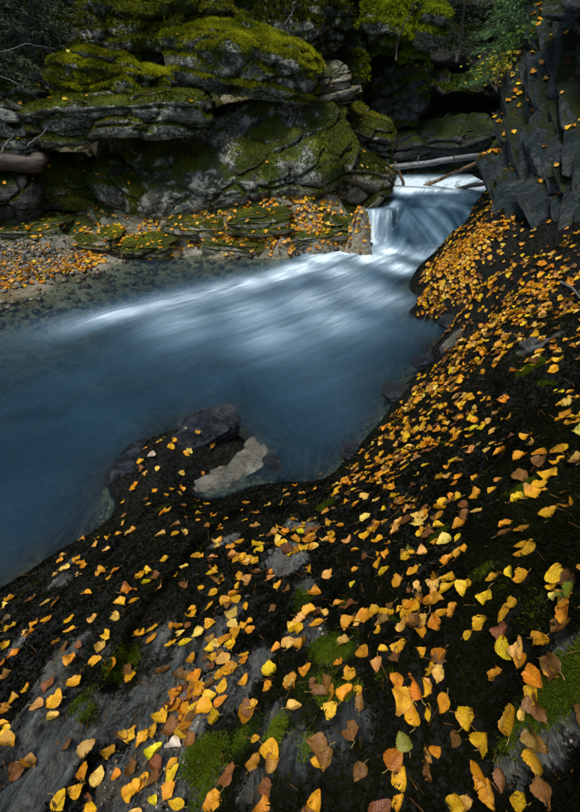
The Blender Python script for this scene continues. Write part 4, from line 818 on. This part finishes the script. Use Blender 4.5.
for i, (h, c, s, dist) in enumerate(picked):
    k = random.randrange(len(KINDS)); 
    if c == 'B': k = random.choice([3, 4, 5, 9, 10])
    if c == 'Y' and random.random() < .5: k = random.choice([0, 1, 6, 11, 2])
    size = spec(h, c, s); n = smooth_n(h); spot = max(0, random.gauss(.22, .3)) if c in 'YO' else 0.; spot = min(.9, spot)
    if s == '+' and c in 'YO': spot = random.uniform(.3, .8)
    mat = leaf_matrix(h + n * (.004 + .003 * random.random()), n, size, random.uniform(0, 6.28), .14, False)
    cc_ = jitter(COL[c])
    if i >= 300: add_stuff(k, mat, cc_, spot); continue
    kind, V, F, uv, me, sm = PROTO[k]
    o = bpy.data.objects.new('fallen_leaf', me); col.objects.link(o); o.matrix_world = mat; o.color = (*cc_, spot)
    wet = h.y > 1.3 and h.x < -.2
    place = 'on the mossy point' if wet else ('on bare grey slate' if fbare(h) > .5 else 'on black moss')
    sz = {'': '', '+': 'large ', '-': 'tiny '}[s]
    spn = 'spotted ' if spot > .3 else ''
    nbr = [(d2, c2) for d2, c2 in (((h - h2).length, c2) for h2, c2, s2, _ in picked) if .001 < d2 < .05]
    rel = ', overlapping a ' + CNAME[min(nbr)[1]] + ' leaf' if nbr and min(nbr)[0] < .027 else (', by a ' + CNAME[min(nbr)[1]] + ' leaf' if nbr else ', lying alone')
    if len(rel.split()) > 4 and spn: rel = rel.replace('overlapping', 'on')
    for v_ in ('amber', 'overlapping'): rel = rel.replace(' a ' + v_, ' an ' + v_)
    lb = f'{sz}{CNAME[c]} leaf {spn}{SHAPE[kind]} {place}{rel}'
    if len(lb.split()) > 16: lb = lb.replace(' leaf spotted', ' leaf', 1)
    if len(lb.split()) > 16: lb = lb.replace(sz, '', 1)
    tag(o, lb, 'leaf', 'leaves: ' + lb)
    st = bpy.data.objects.new('stalk', sm); col.objects.link(st); st.parent = o
for (h, c, s, _) in extra:
    k = random.randrange(len(KINDS)); n = smooth_n(h)
    add_stuff(k, leaf_matrix(h + n * (.004 + .005 * random.random()), n, spec(h, c, s) * (1.18 if h.y > 1.4 else 1), random.uniform(0, 6.28), .16, False), jitter(COL[c]), max(0, random.gauss(.05, .25)))
# leaves on the far shelf, gravel and rocks
def far_leaves(V, F, w_, n, lift=.008, tilt=.2):
    P, Nn = scatter(V, F, n, w_ + 1e-9)
    for p, q in zip(P, Nn):
        q = Vector(q); q = q if q.z > 0 else -q
        add_stuff(random.randrange(len(KINDS)), leaf_matrix(Vector(p) + q * lift, (q + Vector((0, 0, .6))).normalized(), .05 * random.uniform(.8, 1.2), random.uniform(0, 6.28), tilt, False), jitter(COL[random.choices('YOPB', (3, 4, 3, 1))[0]]), 0)
pu, pvv, _ = pix(V2)
wl = blobs(XY2, [(250,235,.2,40,1),(300,225,.28,36,1),(330,225,.25,26,.9),(200,232,.2,36,.7),(150,240,.12,30,.6),(260,215,.34,40,.6),(80,264,.06,18,3.2),(60,272,.05,20,3.2),(25,270,.08,30,2.2),(110,225,.25,50,.25),(320,200,.45,24,.5),(60,215,.3,40,.2)])
far_leaves(V2, F2, wl * sstep(.02, .05, V2[:, 2]), 1900)
for (V, F, m) in ROCKS:
    N = normals(V, F); cy = V[:, 1].mean()
    if cy > 4.5: 
        shelf = V[:, 2].mean() < .45
        far_leaves(V, F, sstep(.5, .85, N[:, 2]), 60 if shelf else (18 if V[:, 2].mean() < 1.6 else 7))
    elif V[:, 0].mean() > 1.8: far_leaves(V, F, sstep(.6, .9, N[:, 2]), 3)
wcl = sstep(.6, .9, Nc[:, 2]) * (Vc[:, 2] < 3) * (Vc[:, 2] > .4) * (Vc[:, 1] > 2.6)
far_leaves(Vc, Fc, wcl, 170)
V = np.concatenate(stuffV)
me = mesh_np('leaf_litter', V, np.concatenate(stuffF), {'rnd': np.concatenate(stuffR), 'spot': np.concatenate(stuffS)}, uv=np.concatenate(stuffU), colors=np.concatenate(stuffC))
tag(link('leaf_litter', me, M['litter']), 'golden birch leaves strewn over both banks and the ledges', 'leaves', kind='stuff')

# ------------------------------------------------------------------ moss of the near bank
mm_ = sstep(.4, .75, moss_bank) * (XY[:, 1] > .05)
dcam = np.linalg.norm(VB - [0, 0, CAMZ], axis=1); pu, pvv, zc = pix(VB)
vis = (zc > .1) & (pu > -170) & (pu < 700) & (pvv > 150) & (pvv < 900)
P, Nn = scatter(VB, FB, 150000, mm_ * vis / np.clip(dcam, .5, 3) ** 1.6)
from mathutils.kdtree import KDTree
kd = KDTree(len(picked) + len(extra))
for i, q in enumerate(picked + extra): kd.insert(q[0], i)
kd.balance()
keep = np.array([kd.find(p)[2] > .0125 for p in P]); P, Nn = P[keep], Nn[keep]
gv = blobs(P[:, :2], GREEN); gv = np.clip(gv * 1.2 - .45 + .7 * fbm(P, 18, 3, 8), 0, 1)
tag(tuft_obj('black_moss', P, Nn, .0085, ((.0025, .003, .0015), (.016, .018, .006)), blades=6, wid=.13, var=np.repeat(gv, 6)), 'black wet moss carpeting the near rock between yellow leaves', 'moss')
Pg, Ng = scatter(VB, FB, 22000, np.clip(green * 1.4 - .65 + .8 * fbm(G, 2.5, 4, 73) + .6 * fbm(P3, 16, 4, 71), 0, 1) * vis * sstep(.05, .1, zb) + 1e-9)
tag(tuft_obj('green_moss', Pg, Ng, .0055, ((.03, .05, .005), (.15, .21, .012)), blades=5, wid=.14), 'patches of fresh green moss on the near slate', 'moss')

# ------------------------------------------------------------------ fine litter: conifer needles and grit
P, Nn = scatter(VB, FB, 1300, vis * sstep(.06, .12, zb) / np.clip(dcam, .5, 3) ** 1.5)
n = len(P); an = rng.random(n) * 6.28; L = .006 + .012 * rng.random(n) ** 2; d = np.c_[np.cos(an), np.sin(an), .35 * rng.normal(size=n)]; sd_ = np.c_[-np.sin(an), np.cos(an), np.zeros(n)]
up_ = np.c_[np.zeros(n), np.zeros(n), np.full(n, .0085)]; wd = .0006
V = np.stack([P + up_ - d * L[:, None] - sd_ * wd, P + up_ - d * L[:, None] + sd_ * wd, P + up_ + d * L[:, None] + sd_ * wd * .6, P + up_ + d * L[:, None] - sd_ * wd * .6, P + up_ + [0, 0, .0012]], 1).reshape(-1, 3)
F = (np.array([(0, 1, 4), (1, 2, 4), (2, 3, 4), (3, 0, 4)])[None] + 5 * np.arange(n)[:, None, None]).reshape(-1, 3)
tc = np.repeat(np.array([.22, .11, .03]) * (.25 + rng.random(n)[:, None]), 5, 0)
tag(link('needle_litter', mesh_np('needle_litter', V, F, colors=tc, smooth=False), M['moss']), 'fallen brown conifer needles and bits strewn over the near moss', 'needles', kind='stuff')
gl_ = blobs(XY, [(200, 690, .62, 26, 1), (180, 730, .64, 26, 1), (165, 780, .68, 26, 1), (225, 650, .6, 20, .8), (300, 560, .5, 24, .6), (310, 640, .66, 20, .5), (120, 780, .62, 30, .4), (560, 700, 1.05, 20, .3)])
P, Nn = scatter(VB, FB, 700, gl_ * gl_ * vis + 1e-9); V, F, tn = pebbles(P, .0012, .005)
tag(link('grit', mesh_np('grit', V, F, colors=tn * [1.1, .95, .75]), M['pebble']), 'small gravel crumbs lying in the cracks of the near slate', 'gravel', kind='stuff')
